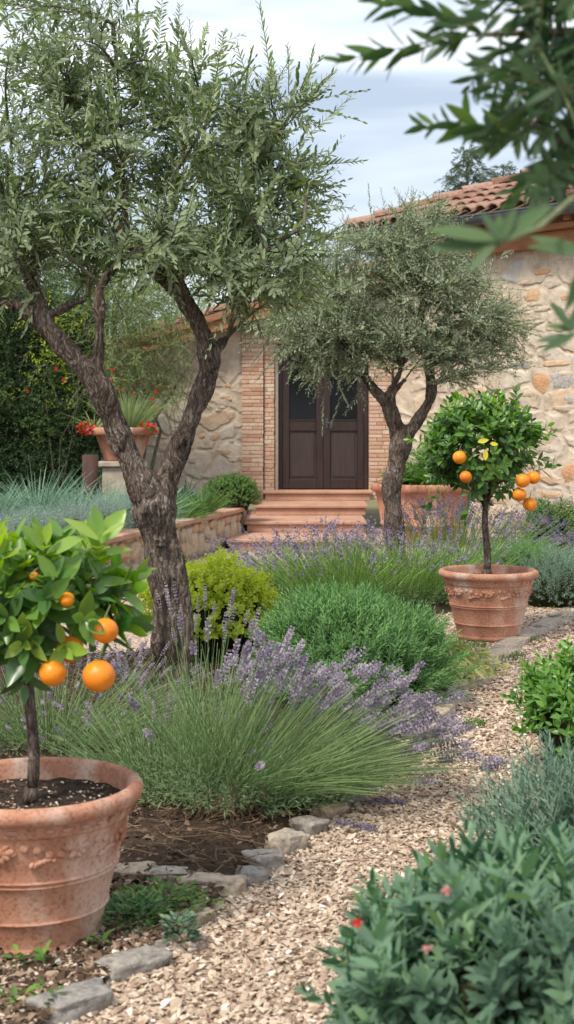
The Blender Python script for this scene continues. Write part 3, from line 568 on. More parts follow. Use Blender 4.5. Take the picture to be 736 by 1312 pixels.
# right wing roof with hip
PIT = math.atan(.385); along = unit(NN*math.cos(PIT)+np.array([0, 0, 1])*math.sin(PIT)); nrm = unit(-NN*math.sin(PIT)+np.array([0, 0, 1])*math.cos(PIT))
EO = CORNER+np.array([0, 0, .035])
g = Geo(); LR = 8.6; half = 3.3; k = 1/math.cos(PIT)
A0 = EO; A1 = EO+U*LR; B0 = EO+U*half+along*half*k; B1 = EO+U*(LR)+along*half*k
C0 = EO+NN*2*half; C1 = EO+NN*2*half+U*LR
g.add([A0, A1, B1, B0, C0, C1], [np.array([[0, 1, 2, 3], [5, 4, 3, 2]]), np.array([[4, 0, 3]])], .3)
g.add([A0-[0, 0, .03], A1-[0, 0, .03], C1-[0, 0, .03], C0-[0, 0, .03]], [np.array([[0, 3, 2, 1]])], .3)
tiles(g, EO, along, U, nrm, lambda s: min(max(s, .1), half)*k, int(LR/.19))
n2 = unit(-U*math.sin(PIT)+np.array([0, 0, 1])*math.cos(PIT)); al2 = unit(U*math.cos(PIT)+np.array([0, 0, 1])*math.sin(PIT))
tiles(g, EO, al2, NN, n2, lambda s: min(max(s, .1), max(.1, 2*half-s))*k, int(2*half/.19))
hip = unit(B0-A0); ca_ = unit(np.cross(hip, np.array([0, 0, 1])))
tiles(g, EO-ca_*.09+np.array([0, 0, .03]), hip, ca_, unit(np.cross(ca_, hip)), lambda s: np.linalg.norm(B0-A0), 1, .18, .38, .11)
g.build('roof', M['tile'], house)
# timber soffit box, gutter, downpipe
g = Geo()
prism(g, [(.1, 3.28), (LW, 3.28), (LW, 3.45), (.1, 3.45)], U, (0, 0, 1), WC*[1, 1, 0]-NN*.16, NN*.155)
prism(g, [(.0, 3.452), (LW, 3.452), (LW, 3.52), (0, 3.52)], U, (0, 0, 1), WC*[1, 1, 0]-NN*.26, NN*.25)
prism(g, [(-.3, 3.522), (LW, 3.522), (LW, 3.66), (-.3, 3.66)], U, (0, 0, 1), WC*[1, 1, 0]-NN*.20, NN*.2)
for s in np.arange(.2, LW, .55): prism(g, [(s, 3.53), (s+.09, 3.53), (s+.09, 3.655), (s, 3.655)], U, (0, 0, 1), WC*[1, 1, 0]-NN*.31, NN*.11)
bevel(g.build('eave_timbers', M['beam'], house), .008)
g = Geo(); a = np.linspace(np.pi, 2*np.pi, 11); r_ = .098
pr = [(math.cos(q)*r_, math.sin(q)*r_*1.1) for q in a]+[(math.cos(q)*(r_-.008), math.sin(q)*(r_*1.1-.008)) for q in a[::-1]]
prism(g, pr, NN, (0, 0, 1), CORNER-NN*.05-U*.05, U*LR)
bd = CORNER-NN*(.05+r_)-U*.05; tube(g, [bd, bd+U*LR], .011, 8)
gut = g.build('gutter', M['metal'], house)
jx = CORNER+U*1.62-NN*.05
g = Geo(); pr2 = [(math.cos(q)*(r_+.012), math.sin(q)*(r_*1.1+.012)+.006) for q in a]; prism(g, pr2+[(r_+.012, .02), (-r_-.012, .02)], NN, (0, 0, 1), jx, U*.06); g.build('gutter_joint', M['metal'], gut)
g = Geo(); q0 = jx+U*.03-np.array([0, 0, .06]); q1 = WC+U*(1.3)-NN*.07
tube(g, [q0, q0-[0, 0, .12], [q1[0], q1[1], 3.40], [q1[0], q1[1], 3.3], list(np.array([q1[0], q1[1], 3.2])+NN*.12)], .05, 14); g.build('downpipe', M['metal'], house, smooth=True)
# ---------------------------------------------------------------- steps
stp = thing('front_steps', (.3, 17, 0), 'four salmon terracotta steps climbing to the dark double door', 'steps')
for (y, z, xl, xr, yb) in ((15.0, .12, -.632, .86, 17.9), (15.9, .24, -.473, .88, 17.9), (16.85, .36, -.393, .95, 17.9), (17.72, .48, -.297, 1.05, 18.06)):
    g = Geo(); box(g, (xl+.03, y+.03, z-.12 if z > .13 else -.02), (xr-.03, yb, z-.036)); box(g, (xl, y, z-.034), (xr, yb+.001, z)); bevel(g.build('step', M['step'], stp), .008)
# ---------------------------------------------------------------- retaining wall
def rw(px): # point on the wall's front line
    k = (px-CX)/F; d = (-1.29-.251*12.7)/(k-.251); return np.array([k*d, d, 0])
E0 = np.array([-.49, 15.87, 0]); E1 = rw(-90); dr = unit(E1-E0); nb = np.array([dr[1], -dr[0], 0]); nb = nb if nb[1] > 0 else -nb; LL = np.linalg.norm(E1-E0)
ret = thing('retaining_wall', E0, 'low rubble stone retaining wall with terracotta coping beside the steps', 'garden wall')
g = Geo(); prism(g, [(0, -.05), (LL, -.05), (LL, .35), (0, .35)], dr, (0, 0, 1), E0+nb*.03, nb*.28); g.build('wall', M['lowrubble'], ret)
g = Geo(); x = .02
while x < LL-.2:
    w_ = rng.uniform(.13, .30); big = rng.random() < .4
    if big:
        hh = rng.uniform(.10, .14); rock(g, E0+dr*(x+w_/2)+nb*.04+[0, 0, hh+.0], w_*.5, .05, hh, 0, rng.uniform(.3, .6), 3, .2, .7, rotm=[dr, nb, [0, 0, 1]])
        rock(g, E0+dr*(x+w_/2)+nb*.04+[0, 0, .295], w_*.46, .045, .045, 0, rng.uniform(.3, .85), 3, .2, .6, rotm=[dr, nb, [0, 0, 1]])
    else:
        z = 0.
        for fr_ in ((lambda q: (q, 1-q))(rng.uniform(.35, .65))):
            hh = .34*fr_; rock(g, E0+dr*(x+w_/2+rng.normal()*.012)+nb*.04+[0, 0, z+hh/2], w_*rng.uniform(.42, .5), .05, hh*rng.uniform(.42, .5), 0, rng.uniform(.3, .88), 3, .3, .75, rotm=[dr+np.array([0, 0, rng.normal()*.12]), nb, [0, 0, 1]]); z += hh
    x += w_+.005
g.build('wall_stones', M['wallstone'], ret, smooth=True)
g = Geo(); x = -.02
while x < LL:
    e_ = min(x+rng.uniform(.4, .55), LL); prism(g, [(x, .352), (e_-.006, .352), (e_-.006, .40+rng.uniform(0, .006)), (x, .40)], dr, (0, 0, 1), E0-nb*.03, nb*.36, rng.random()); x = e_
bevel(g.build('coping', M['step'], ret), .012)
tb = [tuple((E0+nb*.1)[:2]), (-.50, 17.95), (-6, 17.95), tuple((E1+nb*.2)[:2])]
g = Geo(); g.add([[x, y, .33] for x, y in tb], [np.array([[0, 1, 2, 3]])]); tag(g.build('raised_bed', M['bedsoil']), kind='structure')
g = Geo(); box(g, (-.56, 16.0, 0), (-.478, 17.9, .345))
tag(g.build('bed_end_wall', M['lowrubble']), 'narrow stone side of the raised bed against the steps', 'garden wall')

# ---------------------------------------------------------------- pots
def pot(root_loc, label, mat, sc_=1.0, group='terracotta pots with orange trees', H=.42, relief=True, seed=0):
    x, y, z0 = root_loc; s = sc_
    r = thing('terracotta_pot', root_loc, label, 'plant pot', group)
    Rr = lambda z: .187+(z-.03)*(.075/.304)
    prof = [(.0, .004), (.178, .004), (.190, .010), (.192, .026), (.188, .030), (Rr(.034), .034)]
    for zb, wz in ((.100, .004), (.202, .0035), (.214, .0035)): prof += [(Rr(zb-wz*1.6), zb-wz*1.6), (Rr(zb-wz)+.001, zb-wz), (Rr(zb)+.0055, zb-wz*.3), (Rr(zb)+.0055, zb+wz*.3), (Rr(zb+wz)+.001, zb+wz), (Rr(zb+wz*1.6), zb+wz*1.6)]
    prof += [(Rr(.26), .26), (Rr(.31), .31), (.262, .334)]
    g = Geo(); lathe(g, [(a*s, b_*s) for a, b_ in prof], (x, y, z0), 96, wob=.004); g.build('body', mat, r, smooth=True)
    rim = [(.262, .334), (.268, .338), (.272, .346), (.272, .366), (.278, .372), (.288, .374), (.297, .382), (.301, .394), (.300, .405), (.293, .414), (.281, .419), (.270, .417), (.263, .409), (.259, .395), (.252, .36), (.244, .33)]
    g = Geo(); lathe(g, [(a*s, b_*s) for a, b_ in rim], (x, y, z0), 96, wob=.004); g.build('rim', mat, r, smooth=True)
    g = Geo(); th = np.arange(40)*2*np.pi/40; rr = np.linspace(0, .256*s, 14); V = []
    for q in rr:
        for t_ in th: V.append((x+q*math.cos(t_), y+q*math.sin(t_), z0+(.365+.012*fbm((q*9*math.cos(t_)+seed, q*9*math.sin(t_), 0), 2, 3))*s))
    j = np.arange(40); Fs = np.concatenate([np.stack([i*40+j, i*40+(j+1) % 40, (i+1)*40+(j+1) % 40, (i+1)*40+j], 1) for i in range(13)])
    g.add(V, [Fs]); so_ = g.build('soil', M['soil'], r, smooth=True)
    c = Geo(); n = 260; q = np.sqrt(rng.random(n))*.235*s; t_ = rng.random(n)*6.28; P = np.column_stack([x+q*np.cos(t_), y+q*np.sin(t_), np.full(n, z0+.374*s)])
    leaves(c, P, rvec(n)*[1, 1, .2], np.tile([0, 0, 1.], (n, 1))+rvec(n)*.3, rng.uniform(.006, .02, n), rng.uniform(.004, .01, n), 1); c.build('bark_bits', M['chips'], so_)
    if relief:
        g = Geo()
        def onpot(ang, zz, outw=.0):
            rad = np.interp(zz, [p[1] for p in prof], [p[0] for p in prof])+outw; return np.array([x+rad*s*math.cos(ang), y+rad*s*math.sin(ang), z0+zz*s])
        for kf in range(8):
            a0 = -np.pi/2-.14+kf*np.pi/4+.3*(kf % 2)*0
            def petal(da, dz, ang, ln, wd):
                th_ = a0+da/.25; ctr = onpot(th_, .3+dz, .001); er = np.array([math.cos(th_), math.sin(th_), 0]); et = np.array([-math.sin(th_), math.cos(th_), 0])
                ax = et*math.cos(ang)+np.array([0, 0, 1])*math.sin(ang); bx = np.cross(er, ax)
                rock(g, ctr+ax*ln*.5*s, ln*.5*s, wd*.5*s, .007*s, 0, .5, 2, .08, 1., rotm=[ax, bx, er])
            for ang, ln, wd in ((.15, .042, .02), (.75, .036, .016), (-.5, .034, .018), (-1.2, .03, .018), (2.9, .044, .02), (2.3, .03, .016), (-2.2, .034, .02)): petal(0, 0, ang, ln, wd)
            for i in range(6):
                petal(-.05-.012*i, -.02+.006*math.sin(i*1.1)-.004*(i < 3), 3.14+.2*i, .02, .014)
            rock(g, onpot(a0, .3, .004), .009*s, .009*s, .009*s, 0, .5, 2, .05, 1.)
            for i in range(5):
                th_ = a0+.13+i*.062*2; rock(g, onpot(th_, .30+.012*math.sin(i*1.3), .0), .012*s, .012*s, .006*s, 0, .5, 2, .1, 1., rotm=[[-math.sin(th_), math.cos(th_), 0], [0, 0, 1], [math.cos(th_), math.sin(th_), 0]])
        for i in range(36):
            th_ = i*2*np.pi/36; p_ = np.array([x+.2725*s*math.cos(th_), y+.2725*s*math.sin(th_), z0+.356*s])
            rock(g, p_, (.013 if i % 3 else .018)*s, .007*s, .004*s, 0, .5, 2, .06, 1., rotm=[[-math.sin(th_), math.cos(th_), 0], [0, 0, 1], [math.cos(th_), math.sin(th_), 0]])
        g.build('relief_garland', mat, r, smooth=True)
    return r
PN = W(40, 0, 3.9); PN[2] = .01; PF = W(626, 0, 9.1); PF[2] = .01
pot(PN, 'large weathered terracotta pot at the lower left holding the nearest orange tree', M['terra'])
pot(PF, 'terracotta pot by the path in front of the lavender, holding the farther orange tree', M['terra_far'], 1.04, seed=5)

# ---------------------------------------------------------------- citrus trees
def citrus(root, label, base, top, cr, crad, n_sh, lL, lW, m, slen, fruit, mat, st, trunk_r, explicit=(), explicit_lime=.9, group='potted orange trees'):
    r = thing('orange_tree', root, label, 'orange tree', group)
    tg = Geo(); base, top, cr, crad = map(np.array, (base, top, cr, crad))
    t = np.linspace(0, 1, 9)[:, None]; ln = base+(top-base)*t+np.column_stack([np.sin(t[:, 0]*7)*.006, np.cos(t[:, 0]*5)*.004, t[:, 0]*0])
    tube(tg, ln, np.linspace(trunk_r*1.15, trunk_r*.85, 9), 12)
    tube(tg, [base-[0, 0, .02], base+[0, 0, .02]], [trunk_r*1.7, trunk_r*1.2], 12)
    # crown
    d = rvec(n_sh); d[:, 2] = np.where(rng.random(n_sh) < .35, np.abs(d[:, 2]), d[:, 2]); rad = rng.uniform(.35, .92, n_sh)**.6
    B = cr+d*crad*rad[:, None]*.82
    for i in range(16):
        e_ = B[rng.integers(n_sh)]; mid_ = top+(e_-top)*.5+[0, 0, .03]; tube(tg, [top-[0, 0, .04], mid_, e_], [trunk_r*.55, trunk_r*.35, trunk_r*.15], 6)
    tr_ = tg.build('trunk', M['bark'], r, smooth=True)
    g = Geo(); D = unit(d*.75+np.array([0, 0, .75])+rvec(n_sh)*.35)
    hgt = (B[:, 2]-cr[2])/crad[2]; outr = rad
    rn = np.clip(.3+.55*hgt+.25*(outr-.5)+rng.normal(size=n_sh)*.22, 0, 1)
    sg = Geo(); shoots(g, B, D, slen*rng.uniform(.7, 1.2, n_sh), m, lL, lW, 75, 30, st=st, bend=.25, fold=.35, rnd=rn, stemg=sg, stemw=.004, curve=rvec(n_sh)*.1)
    for (p, dd, l_, mm, sz, lime) in explicit:
        p, dd = np.array(p)[None], np.array(dd, float)[None]
        shoots(g, p, dd, l_, mm, lL*sz, lW*sz, 72, 22, st=3, bend=.2, fold=.35, rnd=[lime], stemg=sg, stemw=.004)
    g.build('crown', mat, r, smooth=True); sg.build('twigs', M['green_twig'], r)
    for f in fruit:
        px, py, dpt, rad_ = f[:4]; c = W(px, py, dpt); g = Geo(); sphere(g, c, rad_, 28, 18, .5, .95)
        for i in range(0): pass
        o = g.build('orange', M['orange'], r, smooth=True)
        g = Geo(); leaves(g, np.repeat((c+[0, 0, rad_*.95])[None], 5, 0), np.array([[math.cos(q*1.257), math.sin(q*1.257), -.15] for q in range(5)]), np.tile([0, 0, 1.], (5, 1)), .009, .006, 1); tube(g, [c+[0, 0, rad_*.93], c+[.003, 0, rad_*1.25], c+[.012, .01, rad_*1.9]], [.0035, .0022, .002], 6); g.build('fruit_stalk', M['green_twig'], o)
    return r
bn = W(41, 1018, 3.9); tn = W(40, 800, 3.9)
ex = []
for (px, py, dx, dz, l_, mm, sz, lime, dy) in [(122, 705, .25, 1, .09, 8, 1.2, 1., -.5), (60, 712, 0, 1, .08, 8, 1.1, .95, -.6), (5, 716, -.1, 1, .08, 8, 1.1, 1., -.6), (108, 722, .1, 1, .09, 9, 1.15, 1., -.15), (95, 740, -.4, .8, .08, 7, 1., .85, -.3), (22, 722, -.1, 1, .09, 9, 1.1, .95, -.1), (46, 725, .1, 1, .09, 8, 1.1, .9, -.2), (-18, 730, -.4, .8, .09, 8, 1.1, .9, 0),
      (128, 765, .9, .25, .09, 8, 1.0, .6, -.2), (135, 800, 1, -.1, .07, 7, 1.0, .35, -.1), (60, 770, .1, .3, .07, 8, 1., .3, -1), (20, 790, -.2, .1, .07, 8, 1., .25, -1), (100, 790, .4, 0, .07, 7, 1., .3, -.8), (38, 815, -.2, -.2, .05, 6, .85, .95, -1), (80, 822, .3, -.2, .05, 6, .85, .75, -1), (0, 830, -.4, -.4, .06, 7, 1., .3, -.6), (75, 745, 0, .6, .07, 8, 1., .55, -.7), (10, 755, 0, .5, .07, 8, 1., .5, -.7), (150, 740, .8, .6, .07, 6, .9, .85, .1)]:
    ex.append((W(px, py+(14 if py < 760 else 0), 3.9-.16*max(0, -dy)), (dx, dy, dz), l_, mm, sz, lime))
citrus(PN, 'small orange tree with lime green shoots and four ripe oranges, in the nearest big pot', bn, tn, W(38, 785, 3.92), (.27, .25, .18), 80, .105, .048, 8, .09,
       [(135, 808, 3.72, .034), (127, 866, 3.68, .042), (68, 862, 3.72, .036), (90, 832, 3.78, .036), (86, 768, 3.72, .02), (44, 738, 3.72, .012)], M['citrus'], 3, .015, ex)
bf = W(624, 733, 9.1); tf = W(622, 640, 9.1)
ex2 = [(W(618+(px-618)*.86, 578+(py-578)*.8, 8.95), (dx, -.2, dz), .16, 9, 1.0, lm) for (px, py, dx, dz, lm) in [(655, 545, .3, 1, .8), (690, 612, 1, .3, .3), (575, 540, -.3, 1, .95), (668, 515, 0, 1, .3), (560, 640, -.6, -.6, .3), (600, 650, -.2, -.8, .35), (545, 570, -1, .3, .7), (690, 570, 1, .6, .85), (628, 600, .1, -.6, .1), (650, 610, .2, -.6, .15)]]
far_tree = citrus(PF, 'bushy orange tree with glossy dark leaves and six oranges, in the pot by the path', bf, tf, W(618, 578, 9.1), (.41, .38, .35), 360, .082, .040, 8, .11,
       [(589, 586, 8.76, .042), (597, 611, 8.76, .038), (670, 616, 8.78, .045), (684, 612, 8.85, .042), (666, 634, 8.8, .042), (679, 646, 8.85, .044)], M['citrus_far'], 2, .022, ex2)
g = Geo(); leaves(g, np.array([W(622, 590, 8.68), W(612, 566, 8.68), W(628, 568, 8.68)]), np.array([[.05, -.1, 1], [1, -.2, .2], [1, -.2, -.1]]), np.array([[0, -1., 0.2]]*3), [.07, .07, .05], [.032, .03, .025], 3); g.build('yellow_leaves', M['lemon'], far_tree, smooth=True)

# ---------------------------------------------------------------- olive trees
def solid_tree(chains, voxel, bark_amp, d0):
    g = Geo()
    for ch in chains:
        pts, rad = [], []
        for (px, py, r, dd) in ch: pts.append(W(px, py, d0+dd)); rad.append(r*d0/F*((.68 if py < 600 else .80 if py < 880 else .95) if d0 < 8 else .85))
        pts, rad = np.array(pts), np.array(rad); t = np.arange(len(pts)); tt = np.linspace(0, len(pts)-1, (len(pts)-1)*6+1)
        def cr(a):  # catmull-rom
            o_ = []
            for q in tt:
                i = min(int(q), len(a)-2); f = q-i; p0, p1, p2, p3 = a[max(i-1, 0)], a[i], a[i+1], a[min(i+2, len(a)-1)]
                o_.append(.5*((2*p1)+(-p0+p2)*f+(2*p0-5*p1+4*p2-p3)*f*f+(-p0+3*p1-3*p2+p3)*f**3))
            return np.array(o_)
        P_, R_ = cr(pts), cr(rad)
        tube(g, P_, R_*(1+.10*np.sin(tt*4.3+len(pts))), 16)
    return g
def remesh(o, voxel, amp, freq, seed, zs=.22, amp2=.0):
    md = o.modifiers.new('r', 'REMESH'); md.mode = 'VOXEL'; md.voxel_size = voxel
    ms = o.modifiers.new('s', 'SMOOTH'); ms.iterations = 4; ms.factor = .6
    dg = bpy.context.evaluated_depsgraph_get(); me = bpy.data.meshes.new_from_object(o.evaluated_get(dg))
    o.modifiers.clear(); mat = o.data.materials[0]; o.data = me; me.materials.clear(); me.materials.append(mat)
    n = len(me.vertices); co = np.empty(n*3, np.float32); me.vertices.foreach_get('co', co); co = co.reshape(-1, 3)
    no = np.empty(n*3, np.float32); me.vertex_normals.foreach_get('vector', no); no = no.reshape(-1, 3)
    loc = np.array(o.parent.location[:]) if o.parent else 0
    h = np.empty(n)
    for i in range(n):
        p = co[i]; tw = p[2]*1.3
        q = Vector((p[0]*freq+math.sin(tw)*.8, p[1]*freq, p[2]*freq*zs+seed))
        a1 = 1-abs(mnoise.noise(q))*2.2; a2 = mnoise.noise(Vector((p[0]*5, p[1]*5, p[2]*3+seed)))
        a3 = 1-abs(mnoise.noise(q*2.3))*2
        h[i] = amp*(-max(a1, -.2)**2*1.0+.4)+amp*.45*(-max(a3, 0)**2)+amp2*a2
    co += no*h[:, None].astype(np.float32); me.vertices.foreach_set('co', co.ravel())
    me.polygons.foreach_set('use_smooth', np.ones(len(me.polygons), bool)); me.update()
def olive_crown(anchors, targets, lg, tg, nspr, slen, lL, lW, m, st, rtw=.009, updown=.25, seedspread=.35):
    anchors = np.array(anchors)
    for c in targets:
        c = np.array(c); i = np.argmin(np.linalg.norm((anchors-c)*[1, 1, 1.2]+[0, 0, .12], axis=1)); a = anchors[i]
        L_ = np.linalg.norm(c-a); mid_ = (a+c)/2+np.array([0, 0, .12*L_])+rvec(1)[0]*.08*L_
        t = np.linspace(0, 1, 8)[:, None]; P = (1-t)**2*a+2*t*(1-t)*mid_+t*t*c
        tube(tg, P, np.linspace(rtw, rtw*.3, 8), 6, rng.random())
        n = nspr; ts = 1-rng.random(n)**1.3*.7; B = (1-ts[:, None])**2*a+2*(ts*(1-ts))[:, None]*mid_+(ts**2)[:, None]*c
        out_ = unit(c-a); D = unit(out_*.55+np.array([0, 0, updown])+rvec(n)*.85)
        cv = rvec(n)*.12+np.array([0, 0, -.12])
        shoots(lg, B, D, slen*rng.uniform(.6, 1.25, n), m, lL, lW, 52, 26, curve=cv, st=st, opp=True, bend=.12, stemg=tg, stemw=.003, shrink=.45)
def blob(cx, cy, rx, ry, d, rd, n):
    p = rvec(n)*(rng.random((n, 1))**.4); return [W(cx+q[0]*rx, cy+q[2]*ry, d+q[1]*rd) for q in p]
DN = 6.8
ch = [
 [(222, 930, 46, 0), (216, 905, 40, 0), (213, 862, 35, 0), (220, 800, 29, 0), (213, 745, 28, 0), (206, 690, 30, 0), (197, 645, 32, 0), (190, 612, 20, -.02)],
 [(198, 905, 16, -.06), (196, 870, 14, -.07), (203, 820, 12, -.08), (204, 760, 10, -.08)],
 [(238, 910, 16, -.04), (236, 868, 15, -.05), (241, 820, 11, -.04), (238, 770, 9, -.04), (226, 700, 9, -.06)],
 [(196, 925, 22, .1), (200, 880, 16, .08)],
 [(202, 660, 26, 0), (178, 612, 25, -.03), (158, 570, 24, -.05), (142, 530, 24, -.06), (120, 484, 24, -.08), (84, 446, 18, -.05), (62, 420, 19, -.02), (30, 392, 15, .05), (6, 388, 12, .1), (-30, 370, 9, .2), (-70, 330, 6, .3)],
 [(124, 492, 15, -.08), (126, 455, 12, -.1), (128, 420, 11, -.12), (127, 388, 14, -.13), (130, 365, 10, -.15), (155, 335, 8, -.18), (185, 317, 5, -.2), (205, 290, 4, -.2), (215, 240, 3, -.15)],
 [(64, 420, 13, -.02), (55, 388, 10, 0), (38, 360, 8, .05), (20, 320, 6, .1), (10, 260, 4, .1), (15, 180, 3, .1)],
 [(62, 405, 11, -.02), (88, 392, 9, -.06), (104, 386, 8, -.1), (112, 380, 5, -.1)],
 [(200, 655, 24, 0), (218, 606, 22, .03), (236, 560, 21, .05), (254, 512, 20, .08), (268, 474, 24, .1), (264, 440, 20, .08), (246, 400, 17, .05), (218, 362, 17, .02), (186, 328, 15, 0), (160, 300, 14, -.02), (146, 278, 9, 0), (120, 220, 6, .1), (90, 150, 4, .15)],
 [(270, 462, 12, .1), (284, 440, 9, .15), (292, 432, 5, .15)],
 [(258, 425, 12, .06), (240, 378, 10, -.04), (226, 345, 9, -.08), (205, 318, 8, -.1), (180, 300, 7, -.1)],
 [(165, 305, 7, -.04), (160, 262, 5, -.05), (157, 215, 5, -.05), (156, 160, 4, -.03), (150, 90, 3, 0), (145, 30, 2, 0)],
 [(225, 365, 6, .05), (260, 330, 5, .1), (300, 290, 4, .15), (330, 230, 3, .2), (360, 170, 2, .2)],
 [(235, 385, 6, .05), (290, 350, 4, -.1), (340, 320, 3, -.2), (390, 290, 2, -.25)],
 [(200, 340, 5, .05), (215, 270, 4, .2), (240, 200, 3, .3), (260, 130, 2, .3)],
 [(196, 652, 12, -.09), (184, 650, 11, -.11)], [(268, 468, 10, -.0), (276, 474, 9, -.03)], [(205, 690, 10, -.1), (206, 700, 9, -.1)],
 [(225, 572, 9, -.0), (240, 560, 9, -.03)],
]
root = W(215, 912, DN); root[2] = .02
ot = thing('olive_tree', root, 'gnarled olive tree with forked dark trunk, the nearer and larger of the two', 'olive tree', 'olive trees')
tk = solid_tree(ch, .01, .01, DN).build('trunk', M['bark'], ot)
remesh(tk, .006, .008, 26, 3., amp2=.012)
anch = []
for c in ch[4:15]:
    for (px, py, r, dd) in c:
        if py < 470: anch.append(W(px, py, DN+dd))
T = blob(70, 230, 150, 120, 6.85, .55, 34)+blob(180, 160, 130, 120, 6.9, .55, 26)+blob(300, 230, 125, 110, 6.95, .5, 30)+blob(350, 190, 70, 90, 6.9, .4, 13)+blob(90, 60, 150, 75, 6.9, .5, 18)+blob(335, 345, 80, 45, 6.7, .4, 26)+blob(230, 330, 90, 40, 6.5, .2, 12)+blob(60, 330, 100, 50, 6.9, .5, 18)+blob(-40, 250, 100, 160, 7, .6, 16)
lg, tg = Geo(), Geo()
olive_crown(anch, T, lg, tg, 12, .28, .056, .019, 14, 2)
# long sprigs that stand out against the sky
SP = [((352, 140), (338, 8)), ((385, 150), (402, 62)), ((375, 190), (448, 128)), ((380, 215), (462, 205)), ((385, 260), (455, 262)), ((370, 120), (372, 60)), ((275, 130), (282, 38)), ((225, 120), (232, 4)), ((180, 90), (172, -20)), ((120, 80), (118, -20)), ((60, 90), (40, -10)), ((20, 60), (-5, -20)), ((250, 100), (262, 30)), ((310, 150), (318, 66)), ((90, 60), (98, -15)), ((200, 80), (212, -10)), ((360, 290), (430, 300)), ((330, 130), (300, 60)), ((395, 235), (440, 238)), ((5, 120), (-20, 40)), ((150, 70), (140, -10)), ((360, 170), (425, 92))]
SP += [((60, 350), (35, 425)), ((300, 370), (315, 430)), ((250, 350), (232, 395)), ((340, 360), (372, 405)), ((100, 340), (110, 385)), ((20, 360), (-8, 430)), ((280, 360), (268, 400)), ((180, 345), (172, 380)), ((380, 330), (420, 360))]
B = np.array([W(*a, 6.8+rng.normal()*.15) for a, b_ in SP]); E = np.array([W(*b_, 6.8+rng.normal()*.15) for a, b_ in SP])
for i in range(len(SP)):
    d = E[i]-B[i]; l_ = np.linalg.norm(d); shoots(lg, B[i:i+1], unit(d[None]), l_, int(l_/.0135), .058, .0135, 45, 20, curve=rvec(1)*.05, st=2, opp=True, stemg=tg, stemw=.004, rnd=[rng.uniform(.4, 1)])
lg.build('crown', M['olive'], ot); tg.build('twigs', M['twig'], ot)

DF = 11.3
ch2 = [
 [(506, 720, 20, 0), (507, 700, 16, 0), (505, 660, 14.5, 0), (502, 628, 15, 0), (510, 590, 15, 0), (516, 560, 14, 0), (520, 545, 8, 0)],
 [(513, 572, 11, 0), (503, 540, 10, .02), (495, 518, 10, .03), (480, 500, 8, .03), (466, 480, 7, .02), (455, 466, 5.5, 0), (440, 440, 4, 0), (420, 400, 3, 0)],
 [(492, 515, 7, .02), (505, 492, 5, -.03), (515, 470, 4, -.05), (522, 440, 3.5, -.05), (520, 390, 3, 0), (515, 330, 2.5, 0), (505, 290, 2, 0)],
 [(517, 560, 7, 0), (508, 530, 5, -.05), (505, 505, 4, -.08), (520, 485, 4, -.1)],
 [(519, 562, 11, 0), (536, 538, 9, 0), (550, 515, 9, .02), (553, 495, 9, .04), (550, 470, 8, .06), (556, 440, 6, .08), (575, 400, 4.5, .1), (600, 360, 3, .1), (620, 320, 2, .1)],
 [(552, 470, 5, .06), (545, 430, 4, .05), (540, 380, 3, .0), (545, 320, 2, 0)],
]
root = W(507, 700, DF); root[2] = .02
ot2 = thing('olive_tree', root, 'silvery olive tree standing in the lavender before the house door', 'olive tree', 'olive trees')
tk = solid_tree(ch2, .01, .01, DF).build('trunk', M['bark'], ot2)
remesh(tk, .009, .008, 26, 9., amp2=.010)
anch2 = [W(px, py, DF+dd) for c in ch2[1:] for (px, py, r, dd) in c if py < 500]
T2 = blob(520, 370, 110, 95, DF, .6, 46)+blob(590, 400, 82, 70, DF, .5, 32)+blob(430, 400, 80, 60, DF, .5, 32)+blob(535, 310, 75, 50, DF, .4, 20)+blob(375, 430, 62, 28, DF-.1, .4, 18)+blob(640, 430, 35, 45, DF, .3, 12)+blob(495, 440, 105, 42, DF, .5, 26)+blob(430, 340, 60, 45, DF, .4, 12)+blob(570, 468, 85, 24, DF, .4, 14)+blob(420, 462, 60, 24, DF, .3, 10)
lg, tg = Geo(), Geo()
olive_crown(anch2, T2, lg, tg, 20, .25, .048, .015, 12, 1, rtw=.008, updown=.3)

SP2 = [((478, 300), (472, 236)), ((500, 300), (488, 245)), ((455, 310), (446, 276)), ((520, 310), (520, 262)), ((560, 300), (585, 262)), ((540, 300), (545, 270)), ((600, 340), (650, 300)), ((640, 400), (678, 425)), ((635, 450), (640, 500)), ((620, 440), (625, 480)), ((400, 470), (408, 505)), ((430, 480), (445, 520)), ((415, 500), (412, 555)), ((440, 500), (425, 545)), ((345, 440), (318, 470)), ((360, 450), (330, 490)), ((450, 490), (470, 520)), ((380, 455), (372, 490)), ((640, 330), (658, 322)), ((470, 495), (440, 530)), ((350, 425), (312, 440))]
for a, b_ in SP2:
    B_ = W(*a, DF+rng.normal()*.15); d = W(*b_, DF+rng.normal()*.15)-B_; l_ = np.linalg.norm(d)
    shoots(lg, B_[None], unit(d[None]), l_, int(l_/.014), .05, .013, 48, 22, curve=rvec(1)*.05, st=1, opp=True, stemg=tg, stemw=.004)
lg.build('crown', M['olive_far'], ot2); tg.build('twigs', M['twig'], ot2)

